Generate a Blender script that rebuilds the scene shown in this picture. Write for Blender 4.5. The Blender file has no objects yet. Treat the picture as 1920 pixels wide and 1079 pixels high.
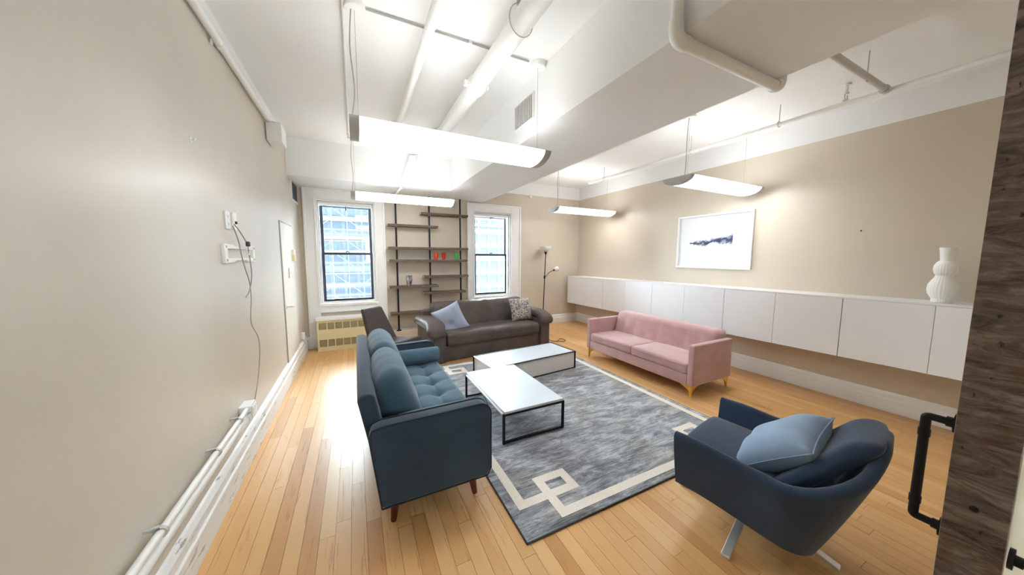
import bpy, bmesh, math, random
from mathutils import Vector, Matrix, noise
random.seed(7)
PI = math.pi
scene = bpy.context.scene
COL = scene.collection
# ------------------------------------------------------------------ camera
FPX, YAW, PITCH, ROLL, CAMH = 587.7, 0.462838, -0.0978856, 0.004759, 1.63
_f = Vector((math.sin(YAW)*math.cos(PITCH), math.cos(YAW)*math.cos(PITCH), math.sin(PITCH)))
_r0 = Vector((math.cos(YAW), -math.sin(YAW), 0)); _u0 = _r0.cross(_f)
_r = math.cos(ROLL)*_r0 + math.sin(ROLL)*_u0
_u = -math.sin(ROLL)*_r0 + math.cos(ROLL)*_u0
cam_d = bpy.data.cameras.new('camera'); cam = bpy.data.objects.new('camera', cam_d); COL.objects.link(cam)
cam_d.sensor_width = 36.0; cam_d.lens = FPX/1920*36.0; cam_d.clip_start = 0.02; cam_d.clip_end = 500
M = Matrix((( _r.x, _u.x, -_f.x, 0), (_r.y, _u.y, -_f.y, 0), (_r.z, _u.z, -_f.z, CAMH), (0, 0, 0, 1)))
cam.matrix_world = M
scene.camera = cam
def P(x, y, ax, val):
    """photo pixel -> point on the wall / floor plane it touches"""
    d = (x-960)/FPX*_r - (y-539.5)/FPX*_u + _f
    c = Vector((0, 0, CAMH)); t = (val-c[ax])/d[ax]
    return c + t*d
# ------------------------------------------------------------------ world, exposure
w = bpy.data.worlds.new('overcast_sky'); scene.world = w; w.use_nodes = True
wn = w.node_tree.nodes; bg = wn['Background']
bg.inputs[0].default_value = (0.84, 0.93, 1.0, 1); bg.inputs[1].default_value = 17.0
scene.view_settings.view_transform = 'Standard'; scene.view_settings.look = 'None'
scene.view_settings.gamma = 1.0; scene.view_settings.use_curve_mapping = False
scene.view_settings.exposure = 1.6
LAMP = 4.2
# ------------------------------------------------------------------ room numbers (metres)
XL, XR, YB, YR = -0.83, 5.05, 6.39, -2.6
ZL, ZR, ZS = 3.31, 3.31, 2.775          # left ceiling, right ceiling, soffit
BX0, BX1, SY = 1.55, 2.48, 5.54         # beam sides, soffit front
# ------------------------------------------------------------------ materials
def srgb(r, g, b):
    def c(v):
        v /= 255.0
        return v/12.92 if v <= 0.04045 else ((v+0.055)/1.055)**2.4
    return (c(r), c(g), c(b), 1)
MATS = {}
class N:
    def __init__(s, name):
        s.m = bpy.data.materials.new(name); s.m.use_nodes = True
        s.t = s.m.node_tree; s.b = s.t.nodes['Principled BSDF']; s.out = s.t.nodes['Material Output']
        MATS[name] = s.m
    def n(s, typ, **kw):
        nd = s.t.nodes.new(typ)
        for k, v in kw.items():
            if k.startswith('_'): setattr(nd, k[1:], v)
            else: nd.inputs[k].default_value = v
        return nd
    def l(s, a, b): s.t.links.new(a, b)
    def coord(s, scale=(1, 1, 1), kind='Object'):
        tc = s.n('ShaderNodeTexCoord'); mp = s.n('ShaderNodeMapping'); mp.inputs['Scale'].default_value = scale
        s.l(tc.outputs[kind], mp.inputs['Vector']); return mp.outputs[0]
    def noise(s, vec, scale, detail=4, rough=.55, dist=0):
        nd = s.n('ShaderNodeTexNoise', Scale=scale, Detail=detail, Roughness=rough, Distortion=dist)
        s.l(vec, nd.inputs['Vector']); return nd.outputs['Fac']
    def ramp(s, fac, stops):
        nd = s.n('ShaderNodeValToRGB'); e = nd.color_ramp.elements
        e[0].position, e[0].color = stops[0]; e[1].position, e[1].color = stops[-1]
        for p, c in stops[1:-1]:
            x = e.new(p); x.color = c
        s.l(fac, nd.inputs[0]); return nd.outputs[0]
    def mix(s, fac, a, b, mode='MIX'):
        nd = s.n('ShaderNodeMix', _data_type='RGBA', _blend_type=mode)
        for sock, v in ((nd.inputs[0], fac), (nd.inputs[6], a), (nd.inputs[7], b)):
            if hasattr(v, 'is_linked'): s.l(v, sock)
            else: sock.default_value = v
        return nd.outputs[2]
    def bump(s, h, strength=.2, dist=.01):
        nd = s.n('ShaderNodeBump', Strength=strength, Distance=dist); s.l(h, nd.inputs['Height'])
        s.l(nd.outputs[0], s.b.inputs['Normal'])
    def fin(s, col=None, rough=.5, metal=0, spec=.5, sheen=0, coat=0):
        if col is not None:
            if hasattr(col, 'is_linked'): s.l(col, s.b.inputs['Base Color'])
            else: s.b.inputs['Base Color'].default_value = col
        s.b.inputs['Roughness'].default_value = rough; s.b.inputs['Metallic'].default_value = metal
        s.b.inputs['Specular IOR Level'].default_value = spec
        s.b.inputs['Sheen Weight'].default_value = sheen
        s.b.inputs['Coat Weight'].default_value = coat
        return s.m
def plain(name, col, rough=.5, metal=0, var=.06, scale=6, spec=.5, bump=0, bscale=60, sheen=0, coat=0):
    k = N(name); v = k.coord()
    f = k.noise(v, scale)
    d = tuple(c*(1-var) for c in col[:3])+(1,); u = tuple(min(1, c*(1+var)) for c in col[:3])+(1,)
    c = k.ramp(f, [(.3, d), (.7, u)])
    if bump: k.bump(k.noise(v, bscale, 3), bump, .004)
    return k.fin(c, rough, metal, spec, sheen, coat)
def fabric(name, c1, c2, weave=420, rough=.95, sheen=.25, patch=3):
    k = N(name); v = k.coord()
    a = k.noise(v, patch, 3); b = k.noise(v, weave, 2, .7)
    c = k.mix(.5, k.ramp(a, [(.3, c1), (.7, c2)]), k.ramp(b, [(.3, c1), (.7, c2)]))
    k.bump(b, .35, .0015)
    return k.fin(c, rough, 0, .25, sheen)
plain('wall_paint', srgb(208, 196, 178), .34, var=.05, scale=1.1, bump=.06, bscale=45)
plain('wall_paint_window_wash', srgb(211, 202, 189), .34, var=.05, scale=1.1, bump=.06, bscale=45)  # left wall colour lightened to stand in for cool window light
plain('white_paint', srgb(238, 237, 234), .45, var=.02, scale=2)
plain('ceiling_paint', srgb(240, 240, 238), .75, var=.015, scale=1.5)
plain('pipe_paint', srgb(240, 239, 234), .4, var=.02)
plain('cream_paint', srgb(205, 188, 160), .6, var=.03)
plain('door_paint', srgb(226, 218, 206), .4, var=.02)
plain('trim_paint', srgb(240, 240, 238), .35, var=.02, scale=3)
def peel():
    k = N('peeling_paint'); v = k.coord((14, 3, 20), 'Object')
    f = k.noise(v, 1.6, 6, .7); g = k.ramp(f, [(.60, srgb(243, 243, 242)), (.63, srgb(176, 172, 168))])
    k.bump(f, .3, .01); return k.fin(g, .5)
peel()
plain('plate_white', srgb(243, 242, 238), .35, var=.01)
plain('metal_dark', srgb(30, 30, 34), .4, .6, .1)
plain('metal_black', srgb(17, 17, 18), .45, .4, .15)
plain('chrome', srgb(232, 232, 234), .3, .7, .02)
plain('gold', srgb(226, 188, 100), .3, 1.0, .06)
plain('steel_grey', srgb(190, 188, 186), .5, .1, .05)
plain('cord_grey', srgb(165, 163, 160), .6)
plain('cord_dark', srgb(60, 56, 54), .6)
plain('sash_black', srgb(44, 50, 62), .4, var=.1)
plain('radiator_cream', srgb(226, 214, 172), .45, var=.03)
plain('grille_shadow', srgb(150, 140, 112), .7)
plain('cabinet_white', srgb(236, 236, 238), .32, var=.01)
plain('ceramic_white', srgb(240, 240, 236), .35, var=.02)
plain('lamp_plastic', srgb(244, 243, 240), .4, var=.01)
plain('table_white', srgb(206, 216, 224), .25, var=.01)
plain('table_panel', srgb(226, 222, 218), .4, var=.02)
plain('silver_glass', srgb(190, 190, 198), .12, .9, .3, 14)
plain('leg_wood', srgb(96, 42, 28), .35, var=.25, scale=30)
plain('subfloor', srgb(110, 74, 42), .8)
plain('duct_dark', srgb(70, 80, 92), .6)
plain('louver_grey', srgb(200, 197, 192), .5)
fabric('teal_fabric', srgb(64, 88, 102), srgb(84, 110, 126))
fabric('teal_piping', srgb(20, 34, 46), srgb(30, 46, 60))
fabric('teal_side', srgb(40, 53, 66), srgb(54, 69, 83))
fabric('navy_fabric', srgb(38, 52, 74), srgb(58, 77, 103))
fabric('sky_fabric', srgb(134, 160, 190), srgb(158, 182, 208), 300)
fabric('dusty_fabric', srgb(158, 168, 188), srgb(176, 185, 203), 300)
fabric('pink_fabric', srgb(178, 138, 138), srgb(204, 166, 164), 500, sheen=.6, patch=7)
fabric('brown_vinyl', srgb(62, 54, 54), srgb(80, 70, 68), 200, .6, .05)
def leather():
    k = N('grey_leather'); v = k.coord()
    a = k.noise(v, 3, 5); b = k.noise(v, 14, 5, .6, 1.5)
    c = k.ramp(a, [(.3, srgb(74, 66, 62)), (.7, srgb(98, 88, 82))])
    k.bump(b, .3, .012); return k.fin(c, .52, 0, .3)
leather()
def printed():
    k = N('printed_fabric'); v = k.coord((22, 60, 22)); f = k.noise(v, 1.3, 5, .7)
    c = k.ramp(f, [(.46, srgb(66, 66, 88)), (.54, srgb(206, 196, 182))]); return k.fin(c, .5, .1, .4, .2)
printed()
def wood_floor(name, stuff):
    k = N(name)
    geo = k.n('ShaderNodeNewGeometry')
    if stuff:
        at = k.n('ShaderNodeAttribute', _attribute_name='rnd'); rnd = at.outputs['Fac']
    else:
        oi = k.n('ShaderNodeObjectInfo'); rnd = oi.outputs['Random']
    ad = k.n('ShaderNodeVectorMath', _operation='MULTIPLY_ADD'); k.l(rnd, ad.inputs[0]); ad.inputs[1].default_value = (37, 91, 13)
    k.l(geo.outputs['Position'], ad.inputs[2])
    mp = k.n('ShaderNodeMapping'); mp.inputs['Scale'].default_value = (26, 1.5, 1); k.l(ad.outputs[0], mp.inputs[0])
    f = k.noise(mp.outputs[0], 1.5, 6, .65, 1.2)
    base = k.ramp(rnd, [(0, srgb(198, 146, 90)), (.08, srgb(212, 164, 106)), (.5, srgb(217, 170, 112)), (.9, srgb(223, 180, 124)), (1, srgb(208, 158, 100))])
    gr = k.ramp(f, [(.30, srgb(176, 134, 94)), (.42, (1, 1, 1, 1)), (.75, (1, 1, 1, 1))])
    c = k.mix(.55, base, gr, 'MULTIPLY')
    k.bump(f, .05, .002)
    k.fin(c, .33, 0, .36)
wood_floor('oak_plank', False); wood_floor('oak_plank_far', True)
def shelf_wood():
    k = N('shelf_wood'); v = k.coord((4, 40, 40)); f = k.noise(v, 1.4, 6, .7, .6)
    c = k.ramp(f, [(.3, srgb(62, 50, 44)), (.55, srgb(110, 92, 80)), (.75, srgb(150, 132, 114))]); k.bump(f, .4, .006); k.fin(c, .7)
    k = N('shelf_end'); v = k.coord((40, 40, 40)); f = k.noise(v, 1.4, 4)
    k.fin(k.ramp(f, [(.3, srgb(190, 170, 145)), (.7, srgb(215, 198, 172))]), .7)
shelf_wood()
def rustwood():
    k = N('weathered_wood'); v = k.coord((1, 9, 34)); v2 = k.coord((1, 26, 16))
    f = k.noise(v, 1.1, 8, .75, 1.2); g = k.noise(v2, .55, 4, .6, .5); sp = k.noise(v2, 2.4, 3, .5)
    c = k.ramp(f, [(.34, srgb(46, 34, 26)), (.50, srgb(104, 86, 72)), (.66, srgb(142, 122, 106))])
    c = k.mix(k.ramp(g, [(.55, (0, 0, 0, 1)), (.7, (.6, .6, .6, 1))]), c, srgb(96, 56, 28))
    c = k.mix(k.ramp(sp, [(.66, (0, 0, 0, 1)), (.72, (1, 1, 1, 1))]), c, srgb(30, 22, 18))
    k.bump(f, .5, .004); k.fin(c, .8)
rustwood()
def rugmat():
    k = N('rug_pile'); a = k.noise(k.coord(), 1.5, 5, .65, .5); m = k.noise(k.coord((1.6, 4.5, 1)), 2.2, 8, .8, .6)
    st = k.noise(k.coord((3, 90, 1)), 1.0, 4, .75); fine = k.noise(k.coord((60, 60, 60)), 4, 2, .8)
    base = k.ramp(m, [(.40, srgb(78, 82, 88)), (.5, srgb(142, 148, 156)), (.6, srgb(206, 210, 216))])
    warm = k.ramp(m, [(.40, srgb(84, 82, 80)), (.5, srgb(140, 137, 132)), (.6, srgb(192, 188, 180))])
    c = k.mix(k.ramp(a, [(.45, (0, 0, 0, 1)), (.6, (1, 1, 1, 1))]), base, warm)
    c = k.mix(.35, c, k.ramp(st, [(.38, srgb(78, 82, 88)), (.5, srgb(142, 147, 154)), (.62, srgb(216, 220, 224))]))
    k.bump(fine, .6, .004); k.fin(c, .95, 0, .1, .3)
    k = N('rug_cream'); v = k.coord((20, 20, 20)); f = k.noise(v, 6, 3); k.bump(f, .5, .003)
    k.fin(k.ramp(f, [(.3, srgb(222, 214, 200)), (.7, srgb(238, 232, 222))]), .95, 0, .1)
rugmat()
def glass():
    k = N('window_glass')
    tr = k.n('ShaderNodeBsdfTransparent'); tr.inputs[0].default_value = (.93, .97, .98, 1)
    gl = k.n('ShaderNodeBsdfGlossy', Roughness=.02); fr = k.n('ShaderNodeFresnel', IOR=1.5)
    mx = k.n('ShaderNodeMixShader'); k.l(fr.outputs[0], mx.inputs[0]); k.l(tr.outputs[0], mx.inputs[1]); k.l(gl.outputs[0], mx.inputs[2])
    k.l(mx.outputs[0], k.out.inputs[0])
glass()
def tint(name, col):
    k = N(name); k.fin(col, .12, 0, .5); k.b.inputs['Transmission Weight'].default_value = .35
tint('orange_glass', srgb(240, 84, 34)); tint('red_glass', srgb(214, 34, 26)); tint('green_glass', srgb(74, 196, 96))
def lampmat():
    k = N('lens_glow'); k.fin(srgb(250, 250, 246), .5)
    k.b.inputs['Emission Color'].default_value = (.97, .985, 1, 1); k.b.inputs['Emission Strength'].default_value = LAMP
    k = N('shade_white'); k.fin(srgb(240, 240, 238), .45); k.b.inputs['Transmission Weight'].default_value = .1
lampmat()
def art():
    k = N('ink_art'); tc = k.n('ShaderNodeTexCoord'); sp = k.n('ShaderNodeSeparateXYZ'); k.l(tc.outputs['Object'], sp.inputs[0])
    # y runs along the wall (-.45 .. .45), z up
    def math_(op, a, b=None, c=None):
        nd = k.n('ShaderNodeMath', _operation=op)
        for i, v in enumerate((a, b, c)):
            if v is None: continue
            if hasattr(v, 'is_linked'): k.l(v, nd.inputs[i])
            else: nd.inputs[i].default_value = v
        return nd.outputs[0]
    y, z = sp.outputs[1], sp.outputs[2]
    n1 = k.noise(tc.outputs['Object'], 5.5, 5, .65, .4); n2 = k.noise(tc.outputs['Object'], 16, 6, .7, 1.0)
    u = math_('MULTIPLY', y, -1.0)                       # grows to the right in the picture
    mid = math_('MULTIPLY_ADD', u, .10, 0.0)
    wob = math_('MULTIPLY_ADD', n1, .22, -.11)
    d = math_('ABSOLUTE', math_('SUBTRACT', z, math_('ADD', mid, wob)))
    wid = math_('MULTIPLY_ADD', u, .085, .050)
    t = math_('DIVIDE', d, wid)
    t = math_('ADD', t, math_('MULTIPLY_ADD', n2, 1.7, -.85))
    ends = math_('MULTIPLY', math_('LESS_THAN', u, .31), math_('GREATER_THAN', u, -.36))
    ink = k.ramp(t, [(.25, (1, 1, 1, 1)), (.8, (.35, .35, .35, 1)), (1, (0, 0, 0, 1))])
    fac = k.mix(1.0, ink, ends, 'MULTIPLY')
    shade = k.ramp(n2, [(.35, srgb(18, 26, 58)), (.6, srgb(58, 78, 118)), (.75, srgb(150, 165, 195))])
    k.fin(k.mix(fac, srgb(226, 227, 230), shade), .5)
art()
plain('facade_pale', srgb(70, 69, 69), .9, var=.08, scale=.4, spec=0)
plain('facade_cool', srgb(64, 69, 73), .9, var=.12, scale=.3, spec=0)
plain('facade_band', srgb(84, 80, 77), .9, var=.05, spec=0)
plain('far_pane', srgb(50, 57, 65), .4, var=.25, scale=.25, spec=0)
plain('far_frame', srgb(60, 62, 66), .7, spec=0)
plain('scaffold_steel', srgb(73, 78, 82), .6, spec=0)
plain('street_grey', srgb(120, 120, 122), .9, spec=0)
# ------------------------------------------------------------------ mesh helpers
class MB:
    def __init__(s): s.v = []; s.f = []; s.mi = []
    def add(s, vs, fs, mi=0):
        o = len(s.v); s.v += [Vector(p) for p in vs]
        for f in fs: s.f.append([o+i for i in f]); s.mi.append(mi)
        return s
    def box(s, a, b, mi=0):
        x0, y0, z0 = (min(a[i], b[i]) for i in range(3)); x1, y1, z1 = (max(a[i], b[i]) for i in range(3))
        return s.add([(x0,y0,z0),(x1,y0,z0),(x1,y1,z0),(x0,y1,z0),(x0,y0,z1),(x1,y0,z1),(x1,y1,z1),(x0,y1,z1)],
                     [(0,3,2,1),(4,5,6,7),(0,1,5,4),(1,2,6,5),(2,3,7,6),(3,0,4,7)], mi)
    def prism(s, poly, ax, a, b, mi=0):
        """poly: 2D points in the two other axes (x,y,z order), extruded along ax from a to b"""
        def mk(p, t):
            q = [p[0], p[1]]; q.insert(ax, t); return q
        n = len(poly); vs = [mk(p, a) for p in poly]+[mk(p, b) for p in poly]
        fs = [tuple(range(n))[::-1], tuple(range(n, 2*n))]+[(i, (i+1) % n, n+(i+1) % n, n+i) for i in range(n)]
        return s.add(vs, fs, mi)
    def tube(s, path, r, n=10, cap=True, mi=0):
        path = [Vector(p) for p in path]; m = len(path); rr = r if hasattr(r, '__len__') else [r]*m
        vs = []; up = None
        for i, p in enumerate(path):
            t = (path[min(i+1, m-1)]-path[max(i-1, 0)]).normalized()
            if up is None:
                up = Vector((0, 0, 1)) if abs(t.z) < .9 else Vector((1, 0, 0))
            a = t.cross(up).normalized(); up = a.cross(t).normalized()
            for k in range(n):
                q = 2*PI*k/n; vs.append(p+rr[i]*(math.cos(q)*a+math.sin(q)*up))
        fs = [(i*n+k, i*n+(k+1) % n, (i+1)*n+(k+1) % n, (i+1)*n+k) for i in range(m-1) for k in range(n)]
        if cap: fs += [tuple(range(n))[::-1], tuple((m-1)*n+k for k in range(n))]
        return s.add(vs, fs, mi)
    def lathe(s, prof, c=(0, 0, 0), n=24, rib=0, nrib=0, mi=0, axis=2):
        vs = []
        for r, z in prof:
            for k in range(n):
                q = 2*PI*k/n; rr = r*(1+rib*(abs(math.cos(nrib*q/2))-.6)) if rib and r > .02 else r
                p = (rr*math.cos(q), rr*math.sin(q), z)
                if axis == 0: p = (p[2], p[0], p[1])
                if axis == 1: p = (p[0], p[2], p[1])
                vs.append((c[0]+p[0], c[1]+p[1], c[2]+p[2]))
        m = len(prof)
        fs = [(i*n+k, i*n+(k+1) % n, (i+1)*n+(k+1) % n, (i+1)*n+k) for i in range(m-1) for k in range(n)]
        fs += [tuple(range(n))[::-1], tuple((m-1)*n+k for k in range(n))]
        return s.add(vs, fs, mi)
    def grid(s, fn, nu, nv, cu=False, mi=0):
        vs = [fn(i/(nu if cu else nu-1), j/(nv-1)) for j in range(nv) for i in range(nu)]
        lim = nu if cu else nu-1
        fs = [(j*nu+i, j*nu+(i+1) % nu, (j+1)*nu+(i+1) % nu, (j+1)*nu+i) for j in range(nv-1) for i in range(lim)]
        return s.add(vs, fs, mi)
    def rbox(s, c, half, r, nd=4, deform=None, nr=3, mi=0):
        """rounded box centred on c"""
        ax = []
        for h in half:
            rr = min(r, h*.999); q = [-h+rr*(1-math.cos(PI/2*i/nr)) for i in range(nr)]
            inner = [-(h-rr)+2*(h-rr)*i/nd for i in range(nd+1)]
            ax.append(q+inner+[-x for x in q[::-1]])
        idx = {}; vs = []; fs = []
        def vid(p):
            key = tuple(round(t, 6) for t in p)
            if key not in idx:
                inn = [max(-(half[i]-min(r, half[i]*.999)), min(half[i]-min(r, half[i]*.999), p[i])) for i in range(3)]
                d = Vector(p)-Vector(inn)
                # per-axis radius may shrink; use ellipsoid corner
                if d.length > 1e-9:
                    rad = [min(r, half[i]*.999) for i in range(3)]
                    e = Vector([d[i]/rad[i] for i in range(3)]); e.normalize()
                    d = Vector([e[i]*rad[i] for i in range(3)])
                q = Vector(inn)+d
                if deform: q = deform(q)
                idx[key] = len(vs); vs.append(q+Vector(c))
            return idx[key]
        for a in range(3):
            b, cc = (a+1) % 3, (a+2) % 3
            for sgn in (-1, 1):
                for i in range(len(ax[b])-1):
                    for j in range(len(ax[cc])-1):
                        quad = []
                        for di, dj in ((0,0),(1,0),(1,1),(0,1)):
                            p = [0, 0, 0]; p[a] = sgn*half[a]; p[b] = ax[b][i+di]; p[cc] = ax[cc][j+dj]
                            quad.append(vid(p))
                        if len(set(quad)) < 3: continue
                        fs.append(tuple(quad) if sgn > 0 else tuple(quad[::-1]))
        return s.add(vs, fs, mi)
    def xf(s, mat):
        s.v = [mat @ p for p in s.v]; return s
    def mesh(s, name, mats, smooth=False):
        me = bpy.data.meshes.new(name); me.from_pydata([tuple(p) for p in s.v], [], s.f)
        for mm in (mats if isinstance(mats, (list, tuple)) else [mats]): me.materials.append(MATS[mm])
        me.polygons.foreach_set('material_index', s.mi)
        if smooth: me.polygons.foreach_set('use_smooth', [True]*len(s.f))
        me.update(); return me
    def build(s, name, mats, parent=None, smooth=False, bevel=0, segs=2, subsurf=0):
        o = bpy.data.objects.new(name, s.mesh(name, mats, smooth)); COL.objects.link(o)
        if parent is not None: o.parent = parent
        if bevel:
            b = o.modifiers.new('bevel', 'BEVEL'); b.width = bevel; b.segments = segs; b.limit_method = 'ANGLE'; b.angle_limit = .6
        if subsurf:
            q = o.modifiers.new('sub', 'SUBSURF'); q.levels = subsurf; q.render_levels = subsurf
        if smooth and not subsurf:
            try: o.data.set_sharp_from_angle(angle=.9)
            except Exception: pass
        return o
def tag(o, label=None, cat=None, group=None, kind=None):
    if label: o['label'] = label
    if cat: o['category'] = cat
    if group: o['group'] = group
    if kind: o['kind'] = kind
    return o
def thing(name, label, cat, loc=(0, 0, 0), rz=0, group=None, kind=None):
    o = bpy.data.objects.new(name, None); COL.objects.link(o); o.location = loc; o.rotation_euler = (0, 0, rz)
    o.empty_display_size = .1
    return tag(o, label, cat, group, kind)
def struct(o, label=None): return tag(o, label, None, None, 'structure')
def arc(p0, p1, p2, n=6):
    """quadratic bezier, without its first point"""
    p0, p1, p2 = Vector(p0), Vector(p1), Vector(p2)
    return [((1-t)**2*p0+2*t*(1-t)*p1+t*t*p2) for t in [i/n for i in range(1, n+1)]]
def smooth_path(pts, n=8):
    pts = [Vector(p) for p in pts]; out = [pts[0]]
    for i in range(len(pts)-1):
        a = pts[max(i-1, 0)]; b = pts[i]; c = pts[i+1]; d = pts[min(i+2, len(pts)-1)]
        for k in range(1, n+1):
            t = k/n
            out.append(.5*((2*b)+(c-a)*t+(2*a-5*b+4*c-d)*t*t+(3*b-a-3*c+d)*t**3))
    return out
# ================================================================== STRUCTURE
floor = MB().box((XL-.2, YR, -.12), (XR+.1, YB+.2, -.006)).build('floor', 'subfloor'); struct(floor, 'honey oak strip floor of narrow glossy planks')
# oak strips: the biggest 300 in view are parts, the rest one piece of stuff
RUG = (0.812, 3.17, 1.415, 4.53)
planks = []
PWID = .083; x = XL; row = 0
while x < XR:
    x1 = min(x+PWID, XR); y = YR - random.random()*1.2
    while y < YB:
        L = random.choice((.6, .9, 1.2, 1.5, 1.9))*random.uniform(.85, 1.15)
        y0, y1 = max(y, YR), min(y+L, YB)
        if YB-y1 < .25: y1 = YB
        if y1-y0 > .08: planks.append((x, x1, y0, y1))
        y = y+L if y1 < YB else YB+1
    x = x1; row += 1
def pscore(p):
    best = 0
    for t in (.1, .5, .9):
        c = Vector(((p[0]+p[1])/2, p[2]+(p[3]-p[2])*t, 0)); d = c-Vector((0, 0, CAMH))
        z = d.dot(_f)
        if z < .3: continue
        px, py = 960+FPX*d.dot(_r)/z, 539.5-FPX*d.dot(_u)/z
        if not (-40 < px < 1960 and py < 1120): continue
        if RUG[0] < c.x < RUG[1] and RUG[2] < c.y < RUG[3]: continue
        if c.x < .8 and c.x > .1 and 2 < c.y < 3.6: continue
        best += (p[1]-p[0])*(p[3]-p[2])/d.length**2.4
    return best
planks.sort(key=pscore, reverse=True)
g = .0009
for i, (a, b, c, d) in enumerate(planks[:300]):
    MB().box((a+g, c+g, -.006), (b-g, d-g, random.uniform(-.0004, .0003))).build('plank', 'oak_plank', floor)
rest = MB(); vals = []
for a, b, c, d in planks[300:]:
    rest.box((a+g, c+g, -.006), (b-g, d-g, 0)); vals += [random.random()]*6
ro = rest.build('planks', 'oak_plank_far', floor); tag(ro, kind='stuff')
at = ro.data.attributes.new('rnd', 'FLOAT', 'FACE'); at.data.foreach_set('value', vals)
# walls
struct(MB().box((XL-.2, YR, 0), (XL, YB+.3, 3.6)).build('wall_left', 'wall_paint_window_wash'), 'long beige plaster wall with cables and conduit')
struct(MB().box((XR, YR, 0), (XR+.15, YB+.3, 3.6)).build('wall_right', 'wall_paint'), 'beige plaster wall carrying the picture and white cabinets')
# window openings (glass sits in the middle of the thickness)
W1 = (-.575, .345, .79, 2.60); W2 = (2.27, 3.15, .77, 2.58)
WT = .28
wb = MB()
def cols(x0, x1, z0=0, z1=3.6): wb.box((x0, YB, z0), (x1, YB+WT, z1))
cols(XL, W1[0]); cols(W1[1], W2[0]); cols(W2[1], XR)
for W in (W1, W2):
    cols(W[0], W[1], 0, W[2]); cols(W[0], W[1], W[3], 3.6)
struct(wb.build('wall_back', 'wall_paint'), 'beige end wall with two sash windows')
FILL_WIN = ((.4, .9), (2.3, 2.8)); rb = MB(); xs_ = [XL-.2]+[v for q in FILL_WIN for v in q]+[XR+.15]  # unseen rear window openings, added to let in fill daylight
for k in range(0, len(xs_), 2): rb.box((xs_[k], YR-.15, 0), (xs_[k+1], YR, 3.6))
for a, b in FILL_WIN: rb.box((a, YR-.15, 0), (b, YR, 1.3)).box((a, YR-.15, 2.4), (b, YR, 3.6))
struct(rb.build('wall_rear', 'wall_paint'), 'beige wall with two added fill light windows on the entrance side')
for k, (a, b) in enumerate(FILL_WIN):
    fill_win = thing('window_%d' % (k+3), 'added white framed fill light window on the entrance side', None, (0, 0, 0), kind='structure')
    f = MB(); y0, y1 = YR-.1, YR-.05
    f.box((a, y0, 1.3), (a+.05, y1, 2.4)).box((b-.05, y0, 1.3), (b, y1, 2.4)).box((a+.05, y0, 1.3), (b-.05, y1, 1.35)).box((a+.05, y0, 2.35), (b-.05, y1, 2.4))
    f.build('frame', 'trim_paint', fill_win)
    MB().box((a+.05, YR-.078, 1.35), (b-.05, YR-.072, 2.35)).build('pane', 'window_glass', fill_win)
struct(MB().box((1.97, .06, 0), (XR, .16, 3.4)).build('wall_near', 'wall_paint'), 'beige partition that the door hangs on')
cl = MB().box((XL-.2, YR, ZL), (XR+.15, YB+.3, ZL+.2))
struct(cl.build('ceiling', 'ceiling_paint'), 'white plaster ceiling')
bm_ = MB().box((BX0, YR, ZS), (BX1, YB, 3.5))
struct(bm_.build('ceiling_beam', 'ceiling_paint', bevel=.004), 'deep white ceiling beam running toward the windows')
struct(MB().box((XL, SY, ZS), (BX0, YB, 3.5)).build('ceiling_soffit', 'ceiling_paint', bevel=.004), 'dropped white soffit above the sash window')
struct(MB().box((XL, YR, 3.135), (XL+.006, SY, ZL)).build('trim_1', 'ceiling_paint'), 'white painted band above the ceiling conduit')
struct(MB().box((XR-.006, .16, 3.03), (XR, YB, ZL)).box((BX1, YB-.006, 3.03), (XR-.006, YB, ZL)).build('trim_4', 'ceiling_paint'), 'white painted band along the top of the beige walls')
# baseboards
def base(name, ax, face, a, b, sgn, h=.215, mat='trim_paint', t=.03, label=None):
    prof = [(0, 0), (sgn*t, 0), (sgn*t, h*.62), (sgn*t*.75, h*.66), (sgn*t*.75, h*.86), (sgn*t*.35, h*.97), (0, h)]
    m = MB()
    if ax == 1: m.prism([(face+p, q) for p, q in prof], 1, a, b)
    else: m.prism([(face+p, q) for p, q in prof], 0, a, b)
    return struct(m.build(name, mat, bevel=.003), label)
base('baseboard_right', 1, XR, .16, YB, -1, label='white moulded baseboard under the floating cabinets')
base('baseboard_back', 0, YB, .53, XR, -1, label='white moulded baseboard behind the grey sofa')
base('baseboard_left', 1, XL, YR, YB, 1, .25, 'peeling_paint', .04, 'white baseboard with cracked and peeling paint')
base('trim_2', 0, YB, XL, -.76, -1, label='short white baseboard return beside the radiator')
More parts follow.
